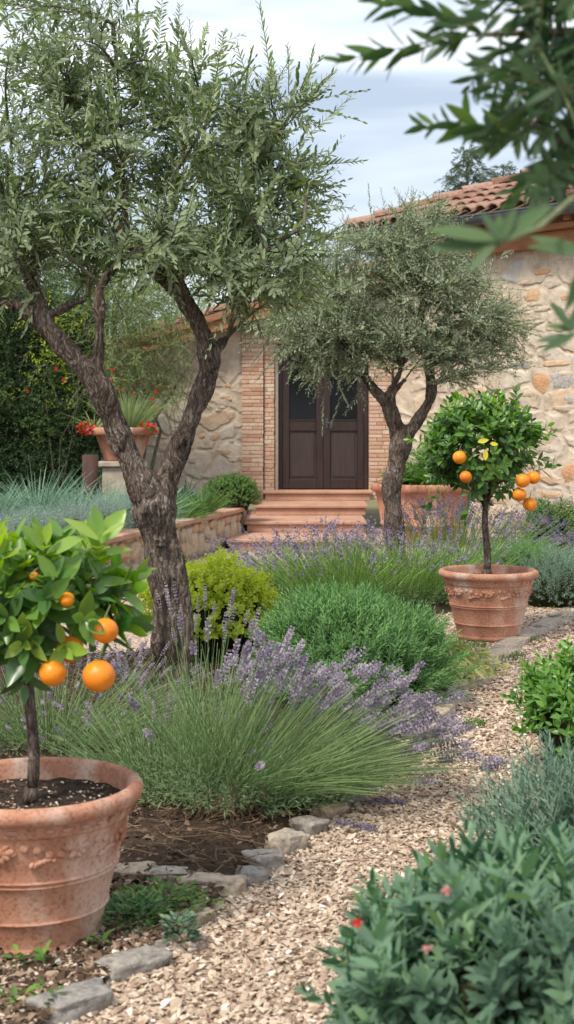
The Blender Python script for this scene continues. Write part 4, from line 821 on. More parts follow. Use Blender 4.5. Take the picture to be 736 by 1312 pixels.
# overhanging olive branches at the top right, rooted in a trunk outside the view
fo = thing('olive_tree', (1.75, 2.3, 0), 'olive tree whose dark leafy branches hang into the top right corner, close to the viewer', 'olive tree', 'olive trees')
tg = Geo(); D1 = 2.15
tube(tg, [(1.75, 2.3, -.02), (1.72, 2.3, .6), (1.78, 2.28, 1.2), (1.6, 2.25, 1.8), (1.3, 2.2, 2.15)], [.13, .11, .10, .07, .045], 14)
tube(tg, [(1.78, 2.28, 1.2), (1.95, 2.5, 1.9), (1.9, 2.6, 2.7)], [.08, .05, .02], 12)
tw = [((1000, 60), (800, 30), (700, 42), (610, 45)), ((1000, 60), (820, -30), (720, -40), (640, -10)), ((900, 40), (780, 90), (730, 160), (700, 210)), ((780, 60), (740, 120), (700, 150), (665, 172)), ((850, 50), (790, 140), (770, 240), (745, 330)), ((770, 240), (770, 330), (760, 380), (738, 410))]
br = []
for c in tw:
    P = np.array([W(px, py, D1+rng.normal()*.03) for px, py in c]); t = np.linspace(0, 1, 12)[:, None]
    Q = (1-t)**3*P[0]+3*t*(1-t)**2*P[1]+3*t*t*(1-t)*P[2]+t**3*P[3]; br.append(Q); tube(tg, Q, np.linspace(.012, .0035, 12), 8)
tube(tg, [(1.3, 2.2, 2.15), W(1000, 60, D1)], [.045, .015], 10)
tg.build('trunk', M['bark'], fo, smooth=True)
lg, tg = Geo(), Geo()
spr = [((610, 45), (532, 58), .6), ((560, 52), (436, 80), .55), ((600, 30), (470, -5), .5), ((640, -5), (540, -30), .5), ((665, 172), (545, 140), .6), ((700, 150), (600, 165), .4), ((640, 50), (560, 20), .5), ((690, 160), (625, 190), .4), ((650, 60), (600, 100), .2), ((700, 42), (650, 90), .2), ((740, 120), (670, 110), .1), ((735, 150), (690, 60), .1), ((700, 200), (668, 240), .5), ((710, 200), (690, 260), .2), ((740, 60), (690, 20), .15), ((745, 20), (690, -20), .3), ((745, 180), (715, 250), .15), ((730, 10), (660, 20), .35), ((720, 60), (640, 70), .3), ((750, 100), (700, 130), .1), ((690, -10), (610, 10), .4), ((720, 130), (650, 150), .2), ((755, 140), (715, 200), .1), ((760, 30), (720, 90), .2)]
for a, b_, lm in spr:
    for rep in range(1):
        B_ = W(*a, D1+rng.normal()*.05); d = W(*b_, D1+rng.normal()*.08)-B_; l_ = np.linalg.norm(d)
        shoots(lg, B_[None], unit(d[None]), l_, max(5, int(l_/.0085)), .058, .0165, 55, 18, curve=rvec(1)*.12, st=3, opp=False, stemg=tg, stemw=.0025, rnd=[lm], bend=.2)
n = 60; B = np.array([W(rng.uniform(690, 800), rng.uniform(-60, 190), D1+rng.normal()*.15) for _ in range(n)])
shoots(lg, B, unit(rvec(n)+[-.4, 0, -.3]), .12, 9, .06, .016, 55, 20, st=3, curve=rvec(n)*.15, rnd=rng.random(n)*.35, stemg=tg, stemw=.0025)
# the two nearest leaf clusters
cl = [((640, 312), [(-1, .30), (-.9, .08), (.78, .62), (.1, .9), (.45, .85), (-.3, .7), (-.5, -.45)], 1.5, .072), ((765, 330), [(-1, .55), (-.9, .2), (-.5, -.8)], 1.7, .08), ((735, 428), [(-.8, 0), (-.3, .6), (-.9, -.35), (.3, .8), (-.6, .35)], 1.9, .055)]
for (p, ds, dd, ll) in cl:
    P = W(*p, dd)[None]
    for q in ds: ll = (.075 if abs(q[0]) > .6 else .045) if p[0] == 640 else ll; leaves(lg, P+rvec(1)*.004, np.array([[q[0], rng.normal()*.25, q[1]]]), np.array([[q[1]*.3, -.8, .6]]), ll*rng.uniform(.85, 1.1), ll*.27, 3, .2, .3, np.array([rng.uniform(.4, .8)]))
    tube(tg, [W(p[0]+130, p[1]-90, D1), W(p[0]+50, p[1]-20, dd+.1), P[0]], [.004, .003, .002], 6)
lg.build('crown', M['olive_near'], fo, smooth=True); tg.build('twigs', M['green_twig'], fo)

# ---------------------------------------------------------------- lavender
def lavender(label, base, bias, n, Ln, spread, mats, near=True, nfl=.7, tilt=60, group='lavender clumps', fl_len=.05, wd=.0022, leafn=300, flrad=.007, rbase=.12, leafl=.035, front=None, hmin=0.):
    base = np.array(base, float); r = thing('lavender', base, label, 'lavender', group); base = base.copy()
    az = rng.random(n)*6.28; th = np.radians(tilt)*np.sqrt(rng.random(n)); D = np.stack([np.sin(th)*np.cos(az), np.sin(th)*np.sin(az), np.cos(th)], 1)+np.array(bias)
    D = unit(D); B = base+np.stack([np.cos(az), np.sin(az), 0*az], 1)*(rng.random(n)**.5*rbase)[:, None]*np.array(spread)
    Lv = Ln*rng.uniform(.72, 1.05, n)
    cv = D*[1, 1, 0]*.25-np.array([0, 0, 1])*(.06+.28*(1-D[:, 2:3])); k = 6; t = np.linspace(0, 1, k)[None, :]
    pts = B[:, None]+D[:, None]*(Lv[:, None]*t)[..., None]+cv[:, None]*(Lv[:, None]*t*t)[..., None]
    pts[..., 2] = np.maximum(pts[..., 2], .02)
    sg = Geo(); ribbons(sg, pts, wd*(1.2-.4*t)*np.ones((n, 1))); sg.build('stems', mats[0], r)
    sel = rng.random(n) < (nfl if front is None else front(D)); e_ = pts[sel, -1]; dn = unit(pts[sel, -1]-pts[sel, -3]); m = len(e_)
    fg = Geo(); q = 64 if near else 14; fl = fl_len*rng.uniform(.7, 1.3, m)
    tt = rng.random((m, q)); X = orth(dn); Y = np.cross(dn, X); ph = rng.random((m, q))*6.28
    rad = np.cos(ph)[..., None]*X[:, None]+np.sin(ph)[..., None]*Y[:, None]; tt2 = np.round(tt*6)/6*.85+tt*.15
    prof = (.55+.45*np.sin(np.clip(tt2, 0, 1)*2.6+.3))
    P = e_[:, None]+dn[:, None]*(fl[:, None]*(tt2-.15))[..., None]+rad*(flrad*.25*prof)[..., None]
    rn = np.clip(rng.random((m, 1))*.6+rng.random((m, q))*.4, 0, 1)
    leaves(fg, P.reshape(-1, 3), (rad*.9+dn[:, None]*.8+rng.normal(size=(m, q, 3))*.2).reshape(-1, 3), rvec(m*q), (flrad*1.15*prof*np.ones_like(ph)).ravel(), flrad*.75, 1, rnd=rn.ravel())
    fg.build('flowers', mats[2], r)
    # leafy grey-green base shoots
    lf = Geo(); az = rng.random(leafn)*6.28; th = np.radians(78)*np.sqrt(rng.random(leafn)); D = unit(np.stack([np.sin(th)*np.cos(az), np.sin(th)*np.sin(az), np.cos(th)], 1)+np.array(bias)*.5)
    B = base+np.stack([np.cos(az), np.sin(az), 0*az], 1)*(rng.random(leafn)**.5*rbase*1.6)[:, None]*np.array(spread)+D*(Ln*.12*rng.random(leafn))[:, None]
    B[:, 2] = np.maximum(B[:, 2], .03)
    shoots(lf, B, D, Ln*rng.uniform(.25, .5, leafn), 12 if near else 8, leafl, leafl*.13, 55, 20, st=1, curve=np.tile([0, 0, .15], (leafn, 1))); lf.build('foliage', mats[1], r)
    # dry woody skirt
    dr_ = Geo(); n3 = 120 if near else 50; az = rng.random(n3)*6.28; B = base+np.stack([np.cos(az), np.sin(az), 0*az], 1)*rbase*np.array(spread)+[0, 0, .04]; D = unit(np.stack([np.cos(az), np.sin(az), rng.normal(size=n3)*.5-.1], 1))
    shoots(dr_, B, D, .1, 8, .03, .003, 50, 30, st=1, curve=np.tile([0, 0, -.3], (n3, 1))); 
    if label.startswith('big lavender'):
        q = 70; B = W(300, 1020, 4.98)+rng.normal(size=(q, 3))*[.05, .03, .03]; shoots(dr_, B, unit(rvec(q)*.6+[0, -.5, -.6]), .09, 9, .035, .0032, 45, 20, st=1, stemg=dr_, stemw=.002)
    dr_.build('dry_twigs', M['dry'], r)
    return r
LM = (M['lav_stem'], M['lav_leaf'], M['lav_flower'])
M['lav_stem_far'] = leafmat('lavender_stem_far', [(0, (.08, .17, .04)), (.5, (.19, .33, .08)), (1, (.34, .48, .15))], (.2, .32, .1), .6, .2, .3)
LMd = (M['lav_stem_far'], M['lav_leaf'], M['lav_flower_dark'])
lavender('big lavender mound arching over the stone edging, pale purple spikes fanned to the right', (-.15, 5.22, .03), (.50, .0, .08), 1350, .58, (1.7, 1.0, 1), LM, tilt=58, fl_len=.07, rbase=.13, leafn=1000, flrad=.0135, front=lambda D: np.where((D[:, 1] > -.12) & (D[:, 0] > .12), .52, .015))
lavender('lavender clump with few flowers in front of the olive trunk', (-.47, 5.35, .03), (-.05, -.05, .25), 420, .38, (1.5, 1, 1), LM, tilt=55, nfl=.07, rbase=.13, leafn=420, flrad=.007)
lavender('lavender clump with purple spikes behind the nearest orange tree', (-1.0, 6.1, .03), (-.05, 0, .1), 600, .44, (2.2, 1, 1), LM, tilt=62, nfl=.35, rbase=.14, leafn=420, flrad=.008)
lavender('tall thin lavender with upright spikes just right of the near olive trunk base', (-.34, 6.2, .03), (.08, 0, 2.2), 34, .60, (.9, .6, 1), LM, tilt=40, nfl=.8, rbase=.10, leafn=60, flrad=.009, fl_len=.075)
for (px, d, lab, bias, n, tl, nf, Lx) in [(398, 10.9, 'lavender clump in front of the house steps, pale flower spikes leaning left', (-.55, .15, .0), 700, 58, .85, .58), (435, 10.5, 'green lavender clump between the yellow bush and the far olive tree', (-.05, 0, .25), 560, 50, .1, .50),
      (500, 10.6, 'lavender clump round the foot of the far olive trunk', (0, 0, .3), 620, 52, .15, .54), (560, 10.8, 'lavender clump just left of the far terracotta pot', (.05, 0, .3), 560, 50, .15, .52), (598, 11.9, 'lavender clump behind the far pot with dense mauve spikes leaning right', (.35, .1, .15), 620, 50, .85, .72)]:
    b_ = W(px, 0, d); b_[2] = .03
    lavender(lab, b_, bias, n, Lx, (2.0, 1.2, 1), LMd, near=False, tilt=tl, nfl=nf, rbase=.17, leafn=260, wd=.0042, flrad=.016, fl_len=.095, leafl=.045)

# ---------------------------------------------------------------- shrubs
def mound(name, label, cat, c, rad, n, slen, m, lL, lW, mat, a0=65, a1=25, up=.5, group=None, core=.66, st=1, lump=.12, zmin=.02, nrm_w=.8, rn_=None, seed=0, inner=.55, corecol='core', curve=0., fold=.25):
    c, rad = np.array(c, float), np.array(rad, float)
    r = thing(name, (c[0], c[1], max(c[2]-rad[2], zmin)), label, cat, group)
    if core:
        core = core*(.6 if name == 'silver_plant' else 1)
        g = Geo(); rock(g, c, rad[0]*core, rad[1]*core, rad[2]*core, 0, .5, 3, .25, 1.); g.build('branches', M[corecol], r, smooth=True)
    d = rvec(n); d[:, 2] = np.where(d[:, 2] < -.35, -d[:, 2], d[:, 2])
    lumpv = np.array([1+lump*fbm(q*1.0+seed, 1.9, 2)*1.6 for q in d])
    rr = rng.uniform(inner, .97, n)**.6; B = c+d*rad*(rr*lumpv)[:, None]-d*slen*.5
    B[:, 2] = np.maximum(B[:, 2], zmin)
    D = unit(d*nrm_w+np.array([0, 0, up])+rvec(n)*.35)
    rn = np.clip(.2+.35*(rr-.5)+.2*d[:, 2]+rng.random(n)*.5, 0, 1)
    g = Geo(); cv = np.tile([0, 0, curve], (n, 1))+rvec(n)*.06
    shoots(g, B, D, slen*rng.uniform(.6, 1.25, n), m, lL, lW, a0, a1, st=st, rnd=rn, curve=cv, fold=fold)
    g.build('foliage', mat, r, smooth=st > 1)
    return r
def at(px, d, z): p = W(px, 0, d); p[2] = z; return p
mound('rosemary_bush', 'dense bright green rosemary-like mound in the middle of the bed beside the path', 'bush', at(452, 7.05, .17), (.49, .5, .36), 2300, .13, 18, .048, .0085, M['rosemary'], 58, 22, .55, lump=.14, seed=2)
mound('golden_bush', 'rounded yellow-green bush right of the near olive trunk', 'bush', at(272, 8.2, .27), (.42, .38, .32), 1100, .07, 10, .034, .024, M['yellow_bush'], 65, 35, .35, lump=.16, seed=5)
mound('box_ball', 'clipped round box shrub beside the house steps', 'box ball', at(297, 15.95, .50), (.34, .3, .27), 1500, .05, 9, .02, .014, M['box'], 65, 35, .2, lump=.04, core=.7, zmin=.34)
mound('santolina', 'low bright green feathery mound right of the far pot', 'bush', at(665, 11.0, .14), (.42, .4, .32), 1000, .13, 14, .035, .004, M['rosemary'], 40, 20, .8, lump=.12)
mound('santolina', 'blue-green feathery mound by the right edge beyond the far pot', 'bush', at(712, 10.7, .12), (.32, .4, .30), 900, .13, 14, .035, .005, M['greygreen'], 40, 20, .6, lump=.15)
mound('grey_herb', 'grey-leaved trailing plant at the right edge behind the stones', 'plant', at(750, 11.3, .14), (.22, .3, .25), 350, .12, 12, .035, .006, M['silver'], 45, 20, .6)
rb = mound('rose_bush', 'low rose bush with pink blooms against the stone wall at the right', 'rose bush', at(704, 14.2, .26), (.30, .3, .29), 850, .10, 9, .03, .018, M['box'], 65, 35, .3, lump=.3, seed=9)
rb2 = mound('rose_bush', 'dark leafy rose bush cut by the right edge of the picture', 'rose bush', at(752, 14.0, .24), (.24, .3, .27), 550, .10, 9, .03, .018, M['box'], 65, 35, .3, lump=.3, seed=4)
def blooms(parent, pts, size, mat, name='bloom', n=12):
    for p in pts:
        g = Geo(); P = np.repeat(np.array(p)[None], n, 0)+rvec(n)*size*.15; leaves(g, P, rvec(n)+[0, -.6, .1], rvec(n), size, size*.7, 1); g.build(name, mat, parent)
blooms(rb, [W(679, 674, 13.85), W(697, 668, 13.85), W(711, 690, 13.85), W(690, 700, 13.88)], .03, M['pink'])
# wilting hosta-like plants
for (px, d, lab, n_) in [(520, 7.95, 'limp yellowing plant drooping behind the rosemary mound', 55), (578, 7.55, 'drooping pale yellow-green plant at the tip of the rosemary mound', 40), (548, 7.9, 'wilted yellow leaves between two drooping plants by the rosemary mound', 45)]:
    r = thing('wilting_plant', at(px, d, .03), lab, 'plant', 'wilting yellow plants'); g = Geo(); az = rng.random(n_)*6.28
    D = unit(np.stack([np.cos(az)*.7, np.sin(az)*.7, np.full(n_, 1.)], 1)); B = np.repeat(at(px, d, .04)[None], n_, 0)+D*[.3, .3, 0]*.2
    shoots(g, B, D, rng.uniform(.22, .40, n_), 9, .085, .022, 75, 35, st=3, curve=D*[1, 1, 0]*.4-np.array([0, 0, .6]), bend=.5); g.build('foliage', M['wilt'], r)
# right foreground shrubs
mound('bright_shrub', 'glossy bright green shrub at the right edge beside the path', 'bush', at(742, 5.75, .20), (.25, .3, .27), 330, .10, 9, .055, .026, M['bright'], 70, 30, .6, st=2, lump=.2)
lv = thing('lavender', at(745, 4.25, .03), 'soft grey-green unflowered lavender at the right edge behind the blurred shrub', 'lavender', 'lavender clumps')
g = Geo(); n = 900; az = rng.random(n)*6.28; th = np.radians(72)*np.sqrt(rng.random(n)); D = np.stack([np.sin(th)*np.cos(az), np.sin(th)*np.sin(az), np.cos(th)], 1)
B = at(752, 4.2, .05)+D*(rng.uniform(.10, .33, n))[:, None]*[1.0, 1.0, .98]; shoots(g, B, D+[0, 0, .5], rng.uniform(.08, .14, n), 15, .045, .0075, 45, 18, st=1, curve=np.tile([-.05, 0, .12], (n, 1))); g.build('foliage', M['greygreen'], lv)
g = Geo(); rock(g, at(745, 4.25, .1), .25, .22, .14, 0, .5, 3, .2, 1.); g.build('branches', M['core'], lv, smooth=True)
fs = mound('leafy_shrub', 'large soft-focus dark green shrub filling the lower right corner', 'bush', (.47, 2.62, .25), (.40, .46, .35), 760, .10, 12, .064, .021, M['shrub'], 68, 28, .5, st=2, lump=.12, seed=12, core=.7)
g = Geo(); P = np.array([W(px, py, 2.3) for px, py in [(600, 1190), (690, 1170), (560, 1230), (640, 1250), (490, 1260)]]); n = len(P)
shoots(g, P, unit(rvec(n)*.4+[-.15, -.2, 1]), .12, 11, .08, .021, 60, 20, st=3, rnd=rng.uniform(.7, 1, n)); g.build('young_shoots', M['shrub'], fs, smooth=True)
blooms(fs, [W(458, 1182, 2.2)], .011, M['red'], 'bud'); blooms(fs, [W(548, 1215, 2.15), W(571, 1140, 2.2)], .010, M['pink'], 'bud')
# weeds by the big pot
def weed(label, px, py, n, rad, lL, lW, z=.03, mat='weed', h=.04):
    p = G(px, py, z); r = thing('weed', p, label, 'weed', 'weeds in the mulch by the big pot'); g = Geo(); a = rng.random(n)*6.28; q = np.sqrt(rng.random(n))*rad
    B = p+np.stack([np.cos(a)*q, np.sin(a)*q*1.2, rng.random(n)*h], 1); D = unit(np.stack([np.cos(a), np.sin(a), rng.uniform(.3, 1.4, n)], 1)); leaves(g, B, D, np.tile([0, 0, 1.], (n, 1))+rvec(n)*.4, lL, lW, 2, .3, .2); g.build('foliage', M[mat], r)
weed('spreading green weeds filling the corner between big pot and edging stones', 205, 1165, 420, .12, .022, .012)
weed('patch of feathery green weeds right beside the big pot', 165, 1180, 320, .10, .03, .008, mat='rosemary')
weed('dark bushy weed on the edging stone by the path', 232, 1205, 160, .04, .02, .012, mat='shrub', h=.06)
weed('bright green seedling against the foot of the big pot', 128, 1212, 9, .012, .035, .022)
weed('bright seedling in the mulch in front of the big pot, right one', 57, 1240, 10, .014, .035, .018)
weed('little seedling in the mulch in front of the big pot, left one', 22, 1240, 8, .012, .03, .016)
weed('small curly green weed low in the left corner', 62, 1285, 12, .02, .035, .016)
weed('small flat weed in the bottom left corner', 22, 1290, 14, .03, .035, .016)
weed('light green sprouts on the mulch near the tan edging stone', 268, 1166, 40, .05, .02, .008)
g = Geo()
for (px, py, rad, n) in [(585, 828, .18, 200), (640, 842, .15, 160), (465, 928, .08, 90), (605, 930, .06, 60), (700, 775, .2, 150), (540, 862, .15, 120), (590, 862, .2, 130), (430, 985, .05, 30), (665, 820, .12, 120)]:
    p = G(px, py, .01); a = rng.random(n)*6.28; q = np.sqrt(rng.random(n))*rad; B = p+np.stack([np.cos(a)*q, np.sin(a)*q, 0*a], 1); pts = B[:, None]+(unit(rvec(n)*.6+[0, 0, 1])*.035)[:, None]*np.linspace(0, 1, 3)[None, :, None]; ribbons(g, pts, .004)
tag(g.build('grass_tufts', M['weed']), 'sparse grass sprouting in the gravel and between stones', kind='stuff')

# ---------------------------------------------------------------- raised bed plants
def grass(name, label, px, d, z, n, Ln, rb, mat, wd=.007, tilt=55, group=None, droop=.35, spread=(1, 1, 1)):
    p = at(px, d, z); r = thing(name, p, label, 'grass clump', group); az = rng.random(n)*6.28; th = np.radians(tilt)*rng.random(n)**.6
    D = np.stack([np.sin(th)*np.cos(az), np.sin(th)*np.sin(az), np.cos(th)], 1); B = p+D*[1, 1, 0]*rb*np.array(spread); L_ = Ln*rng.uniform(.6, 1.1, n); k = 6; t = np.linspace(0, 1, k)[None, :]
    cv = D*[1, 1, 0]*.4-np.array([0, 0, droop])*(rng.random((n, 1))+.3); pts = B[:, None]+D[:, None]*(L_[:, None]*t)[..., None]+cv[:, None]*(L_[:, None]*t*t)[..., None]
    g = Geo(); ribbons(g, pts, wd*(1-.85*t**1.5)*np.ones((n, 1)), side=unit(np.cross(D, rvec(n))*.5+np.array([1., 0, 0]))); g.build('blades', mat, r); return r
gl = ['blue-green grass clump at the left edge of the raised bed', 'tall blue-green grass tuft left of the terracotta flower pot', 'blue-green grass clump in front of the brown post', 'blue-green grass clump under the terracotta flower pot', 'fine grass clump just left of the olive trunk fork', 'blue-green grass clump seen between the olive limbs']
for i, (px, d) in enumerate([(-8, 13.2), (48, 13.6), (95, 13.4), (135, 14.2), (168, 13.2), (205, 15.0)]):
    grass('ornamental_grass', gl[i], px, d, .33, 420, [.62, .74, .6, .56, .55, .5][i], .12, M['bluegrass'], .009, 52, 'ornamental grass clumps in the raised bed', spread=(1.6, 1, 1))
for i, (px, d) in enumerate([(0, 10.7), (45, 11.2), (95, 11.9), (135, 12.5), (168, 13.0)]):
    mound('silver_plant', ['silvery low plant at the left edge on top of the retaining wall', 'second silvery low plant from the left edge above the retaining wall', 'silvery low plant above the lime shoots of the near orange tree', 'silvery low plant right of the lime shoots on the raised bed', 'silvery low plant left of the near olive trunk'][i], 'plant', at(px, d, .46), (.28, .34, .24), 560, .11, 12, .03, .004, M['silver'], 45, 20, .5, zmin=.34, group='silver plants along the retaining wall')
grass('leafy_grass', 'fresh green strappy clump right of the near olive trunk on the raised bed', 232, 14.3, .36, 220, .30, .08, M['weed'], .012, 60)
grass('leafy_grass', 'dark green strappy clump touching the box ball', 258, 14.9, .36, 300, .40, .09, M['box'], .011, 45)
mound('low_shrub', 'small leafy shrub under the grass clump by the box ball', 'bush', at(245, 14.5, .42), (.16, .2, .12), 300, .08, 9, .03, .012, M['box'], 60, 30, .4, zmin=.34)
grass('leafy_grass', 'dark long-leaved clump against the house wall between the olive limbs', 236, 16.0, .36, 160, .55, .08, M['shrub'], .02, 60, droop=.5)
# pedestal pot with flowers
ped = thing('stone_pedestal', at(158, 15.6, .33), 'pale stone pedestal carrying the terracotta flower pot', 'pedestal')
g = Geo(); c = at(158, 15.6, 0); box(g, (c[0]-.20, c[1]-.2, .33), (c[0]+.20, c[1]+.2, .86)); box(g, (c[0]-.24, c[1]-.24, .862), (c[0]+.24, c[1]+.24, .92)); bevel(g.build('block', M['mortar'], ped), .01)
pp = thing('terracotta_pot', (c[0], c[1], .922), 'wide terracotta pot with red flowers on a pedestal, seen behind the near olive trunk', 'plant pot')
g = Geo(); lathe(g, [(0, 0), (.20, 0), (.205, .02), (.215, .05), (.29, .26), (.30, .27)], (c[0], c[1], .922), 56); g.build('body', M['terra'], pp, smooth=True)
g = Geo(); lathe(g, [(.30, .27), (.37, .275), (.39, .29), (.39, .345), (.38, .36), (.35, .36), (.34, .33), (.33, .28)], (c[0], c[1], .922), 56); g.build('rim', M['terra'], pp, smooth=True)
g = Geo(); lathe(g, [(.34, .31), (.2, .325), (0.001, .33)], (c[0], c[1], .922), 40); g.build('soil', M['soil'], pp)
def pot_flowers(label, px, d, z, nleaf, nfl, seed):
    r = thing('red_flowers', at(px, d, z), label, 'flowers', 'red trailing flowers in the pedestal pot'); P = at(px, d, z); g = Geo(); n = nleaf
    leaves(g, P+rvec(n)*[.09, .06, .05], rvec(n)+[0, -.3, .2], rvec(n), .045, .03, 2); g.build('foliage', M['bright'], r)
    g = Geo(); n = nfl; leaves(g, P+rvec(n)*[.10, .07, .06]+[0, -.03, 0], rvec(n)+[0, -.5, .2], rvec(n), .04, .032, 1); g.build('petals', M['red'], r)
pot_flowers('red trailing flowers over the left rim of the pedestal pot', 112, 15.4, 1.27, 60, 80, 0); pot_flowers('red trailing flowers over the right rim of the pedestal pot', 190, 15.4, 1.27, 70, 60, 1)
grass('spiky_grass', 'upright spiky grass growing in the pedestal pot', 165, 15.6, 1.24, 380, .5, .16, M['oleander'], .008, 40, droop=.2)
grass('spiky_grass', 'thin arching grass at the left of the pedestal pot', 120, 15.5, 1.24, 30, .4, .05, M['oleander'], .009, 50, droop=.6)
g = Geo(); c2 = at(116, 15.0, 0); tube(g, [(c2[0], c2[1], .3), (c2[0], c2[1], 1.0)], .085, 16); tag(g.build('wooden_post', M['post'], smooth=True), 'dark brown round post left of the pedestal pot', 'post')
# big round planter by the steps
pc = at(543, 15.75, 0); PR = .575
bp_ = thing('terracotta_planter', (pc[0], pc[1], 0), 'very large terracotta planter against the house wall behind the far olive trunk', 'plant pot')
g = Geo(); lathe(g, [(0, 0), (.42, 0), (.43, .03), (.46, .22), (.475, .225), (.475, .245), (.465, .25), (.52, .56), (.53, .58)], (pc[0], pc[1], 0), 72); g.build('body', M['terra_far'], bp_, smooth=True)
g = Geo(); lathe(g, [(.53, .58), (.55, .585), (.575, .60), (PR, .66), (.56, .675), (.535, .675), (.525, .65), (.52, .60)], (pc[0], pc[1], 0), 72); g.build('rim', M['terra_far'], bp_, smooth=True)
g = Geo(); lathe(g, [(.525, .62), (.001, .63)], (pc[0], pc[1], 0), 40); g.build('soil', M['soil'], bp_)
grass('agapanthus', 'strappy light green plant overflowing the very large planter', 560, 15.7, .64, 460, .48, .28, M['bright'], .02, 58, droop=.55)
mound('planter_shrub', 'leafy green plant low at the rim of the very large planter', 'plant', at(515, 15.6, .72), (.2, .25, .14), 200, .1, 9, .04, .016, M['box'], 65, 30, .4, zmin=.62)
mound('planter_shrub', 'leafy plant behind the orange crown in the very large planter', 'plant', at(560, 15.8, .80), (.32, .3, .32), 420, .13, 10, .05, .014, M['bright'], 60, 30, .5, zmin=.62)
# ---------------------------------------------------------------- background greenery on the left
def wall_hedge(name, label, cat, x0, x1, y, z0, z1, n, mat, lL, lW, thick=.7, group=None, seed=0, corem='core'):
    r = thing(name, ((x0+x1)/2, y, z0), label, cat, group); g = Geo()
    nx, nz = 14, 12
    V = []; 
    rock(g, ((x0+x1)/2, y+.1, (z0+z1)/2), (x1-x0)/2*.95, thick*.35, (z1-z0)/2*.93, 0, .5, 4, .08, .45); g.build('branches', M[corem], r, smooth=True)
    g = Geo(); xs = rng.uniform(x0, x1, n); zs = rng.uniform(z0, z1, n)
    lum = np.array([fbm((a*1.6+seed, 0, b_*1.6), 1., 3) for a, b_ in zip(xs, zs)])
    ys = y-thick*.5+rng.random(n)**1.5*thick*.45-lum*.16
    top = zs > z1-.25; ys = np.where(top, y+rng.uniform(-.5, .4, n)*thick, ys); zs = zs+np.where(top, lum*.2, 0)
    D = unit(np.stack([rng.normal(size=n)*.5, np.full(n, -.8), rng.normal(size=n)*.5+.4], 1)); rn = np.clip(.35+lum*.7+rng.random(n)*.35, 0, 1)
    shoots(g, np.stack([xs, ys, zs], 1), D, .12, 8, lL, lW, 65, 30, st=1, rnd=rn); g.build('foliage', mat, r); return r
wall_hedge('hedge', 'tall dark evergreen hedge closing the garden on the left', 'hedge', -4.6, -2.15, 17.2, .33, 3.0, 7500, M['hedge'], .04, .022, .9)
# airy willow-like flowering shrub against the house wall
ol = thing('flowering_shrub', at(190, 16.9, .33), 'airy light green drooping shrub with red blossoms against the house wall', 'shrub')
tg, lg = Geo(), Geo(); base = at(180, 16.9, .33)
for i in range(9):
    tube(tg, [base+rvec(1)[0]*[.1, .1, 0], base+[rng.normal()*.25, rng.normal()*.15, .9], base+[rng.normal()*.55, rng.normal()*.25, 2.0]], [.03, .022, .01], 6, .5)
n = 900; P = np.array([W(*q, 16.7) for q in np.column_stack([175+rng.normal(size=n)*42, rng.uniform(355, 520, n)])]); P[:, 1] += rng.normal(size=n)*.3
k = (P[:, 0]/P[:, 1]*F+CX < 250); P = P[k]; n = len(P)
shoots(lg, P, unit(rvec(n)*.8+[0, 0, .1]), rng.uniform(.2, .4, n), 13, .085, .012, 55, 25, st=1, curve=np.tile([0, 0, -.55], (n, 1)), stemg=tg, stemw=.006)
lg.build('foliage', M['oleander'], ol); tg.build('stems', M['twig'], ol)
fl = [(144, 487, 1), (72, 473, 0), (82, 487, 0), (145, 474, 1), (202, 502, 1), (198, 522, 1), (196, 512, 1), (155, 500, 1), (36, 500, 0), (200, 526, 1), (170, 505, 1)]
blooms(ol, [W(a, b_, 16.2) for a, b_, k in fl if k], .036, M['red'], 'blossom', 9)
fs2 = thing('berry_shrub', at(70, 16.6, .33), 'yellow-green shrub with small red blossoms in front of the dark hedge', 'shrub'); lg = Geo(); n = 110
P = np.array([W(*q, 16.55) for q in np.column_stack([76+rng.normal(size=n)*22, 450+rng.normal(size=n)*32])]); P[:, 1] += rng.random(n)*.3; shoots(lg, P, unit(rvec(n)+[0, 0, .3]), .2, 10, .05, .022, 60, 25, st=1, rnd=rng.random(n)**3*.8, curve=np.tile([0, 0, -.2], (n, 1))); lg.build('foliage', M['yellow_bush'], fs2)
tg = Geo(); b0 = at(74, 16.7, .33); [tube(tg, [b0, b0+[rng.normal()*.1, 0, .8], b0+[rng.normal()*.25, -.05, 1.6]], [.006, .005, .003], 6) for _ in range(3)]; tg.build('stems', M['twig'], fs2)
blooms(fs2, [W(a, b_, 16.3) for a, b_, k in fl if not k], .034, M['red'], 'blossom', 9)
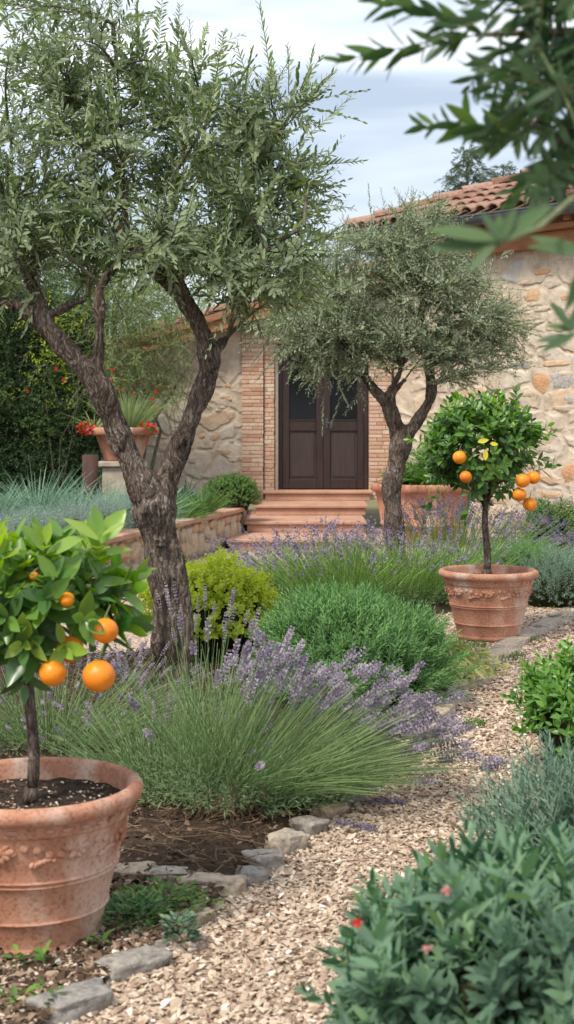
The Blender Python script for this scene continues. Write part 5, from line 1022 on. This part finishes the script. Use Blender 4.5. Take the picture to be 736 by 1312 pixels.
# background trees
def bgtree(name, label, px, d, topy, z0, rx, n, mat, lL, lW, seed, group='trees behind the garden', squash=1.):
    base = at(px, d, z0); topz = W(px, topy, d)[2]; r = thing(name, base, label, 'tree', group); H = topz-z0; c = base+[0, 0, H*.62]; rad = np.array([rx, rx*.8, H*.42])
    tg = Geo(); tube(tg, [base, base+[.1, 0, H*.35], c], [.14, .11, .05], 10)
    for i in range(14): e_ = c+rvec(1)[0]*rad*.7; tube(tg, [base+[.08, 0, H*.3], (c+e_)/2, e_], [.06, .035, .01], 6)
    tg.build('trunk', M['bark'], r)
    dd = rvec(n); lum = np.array([fbm(q*1.7+seed, 1., 3) for q in dd]); P = c+dd*rad*((.45+.55*rng.random(n)**.5)*(1+lum*.5))[:, None]
    g = Geo(); shoots(g, P, unit(dd+[0, 0, .3]+rvec(n)*.5), .3, 10, lL, lW, 60, 28, st=1, curve=np.tile([0, 0, -.2], (n, 1)), rnd=np.clip(.4+lum+rng.random(n)*.3, 0, 1)); g.build('crown', mat, r)
bgtree('garden_tree', 'leafy tree beyond the hedge at the left edge', 10, 21, 255, 0, 1.5, 1500, M['box'], .09, .035, 1)
bgtree('garden_tree', 'lighter green tree beyond the hedge behind the forked olive trunk', 130, 22.5, 285, 0, 1.5, 1700, M['oleander'], .09, .025, 7)
bgtree('garden_tree', 'green tree behind the lower tiled roof', 240, 24, 330, 0, 1.2, 900, M['olive'], .09, .03, 4)
def conifer(label, px, d, topy, rx, n, seed):
    base = at(px, d, 0); topz = W(px, topy, d)[2]; r = thing('conifer', base, label, 'tree', 'conifers behind the roof'); tg = Geo(); tube(tg, [base, base+[0, 0, topz]], [.16, .012], 8, .5); g = Geo(); H = topz
    for i in range(n):
        z = H-((i+1)/n)**1.15*2.6; a = i*2.4+rng.normal()*.2; l_ = min(1., ((H-z)/1.3)**.8)*rx*rng.uniform(.7, 1.1); b0 = base+[0, 0, z]; dd = np.array([math.cos(a), math.sin(a), .35]); e_ = b0+dd*l_
        tube(tg, [b0, b0+dd*l_*.5+[0, 0, .02], e_+[0, 0, -.05*l_]], [.012, .008, .004], 5)
        m = max(5, int(l_*30)); ts = rng.uniform(.15, 1, m); P = b0+dd*l_*ts[:, None]
        shoots(g, P, unit(rvec(m)*.6+dd*.8+[0, 0, -.15]), .24, 18, .08, .026, 50, 25, st=1, curve=np.tile([0, 0, -.3], (m, 1)))
    tg.build('trunk', M['bark'], r); g.build('crown', M['conifer'], r)
conifer('feathery conifer top rising behind the tiled roof', 599, 27, 192, .75, 60, 1); conifer('smaller conifer top behind the tiled roof, nearer the gutter', 645, 27.5, 212, .7, 46, 2)
conifer('conifer mostly hidden by the overhanging olive branch at the right', 722, 28, 205, .8, 46, 3)
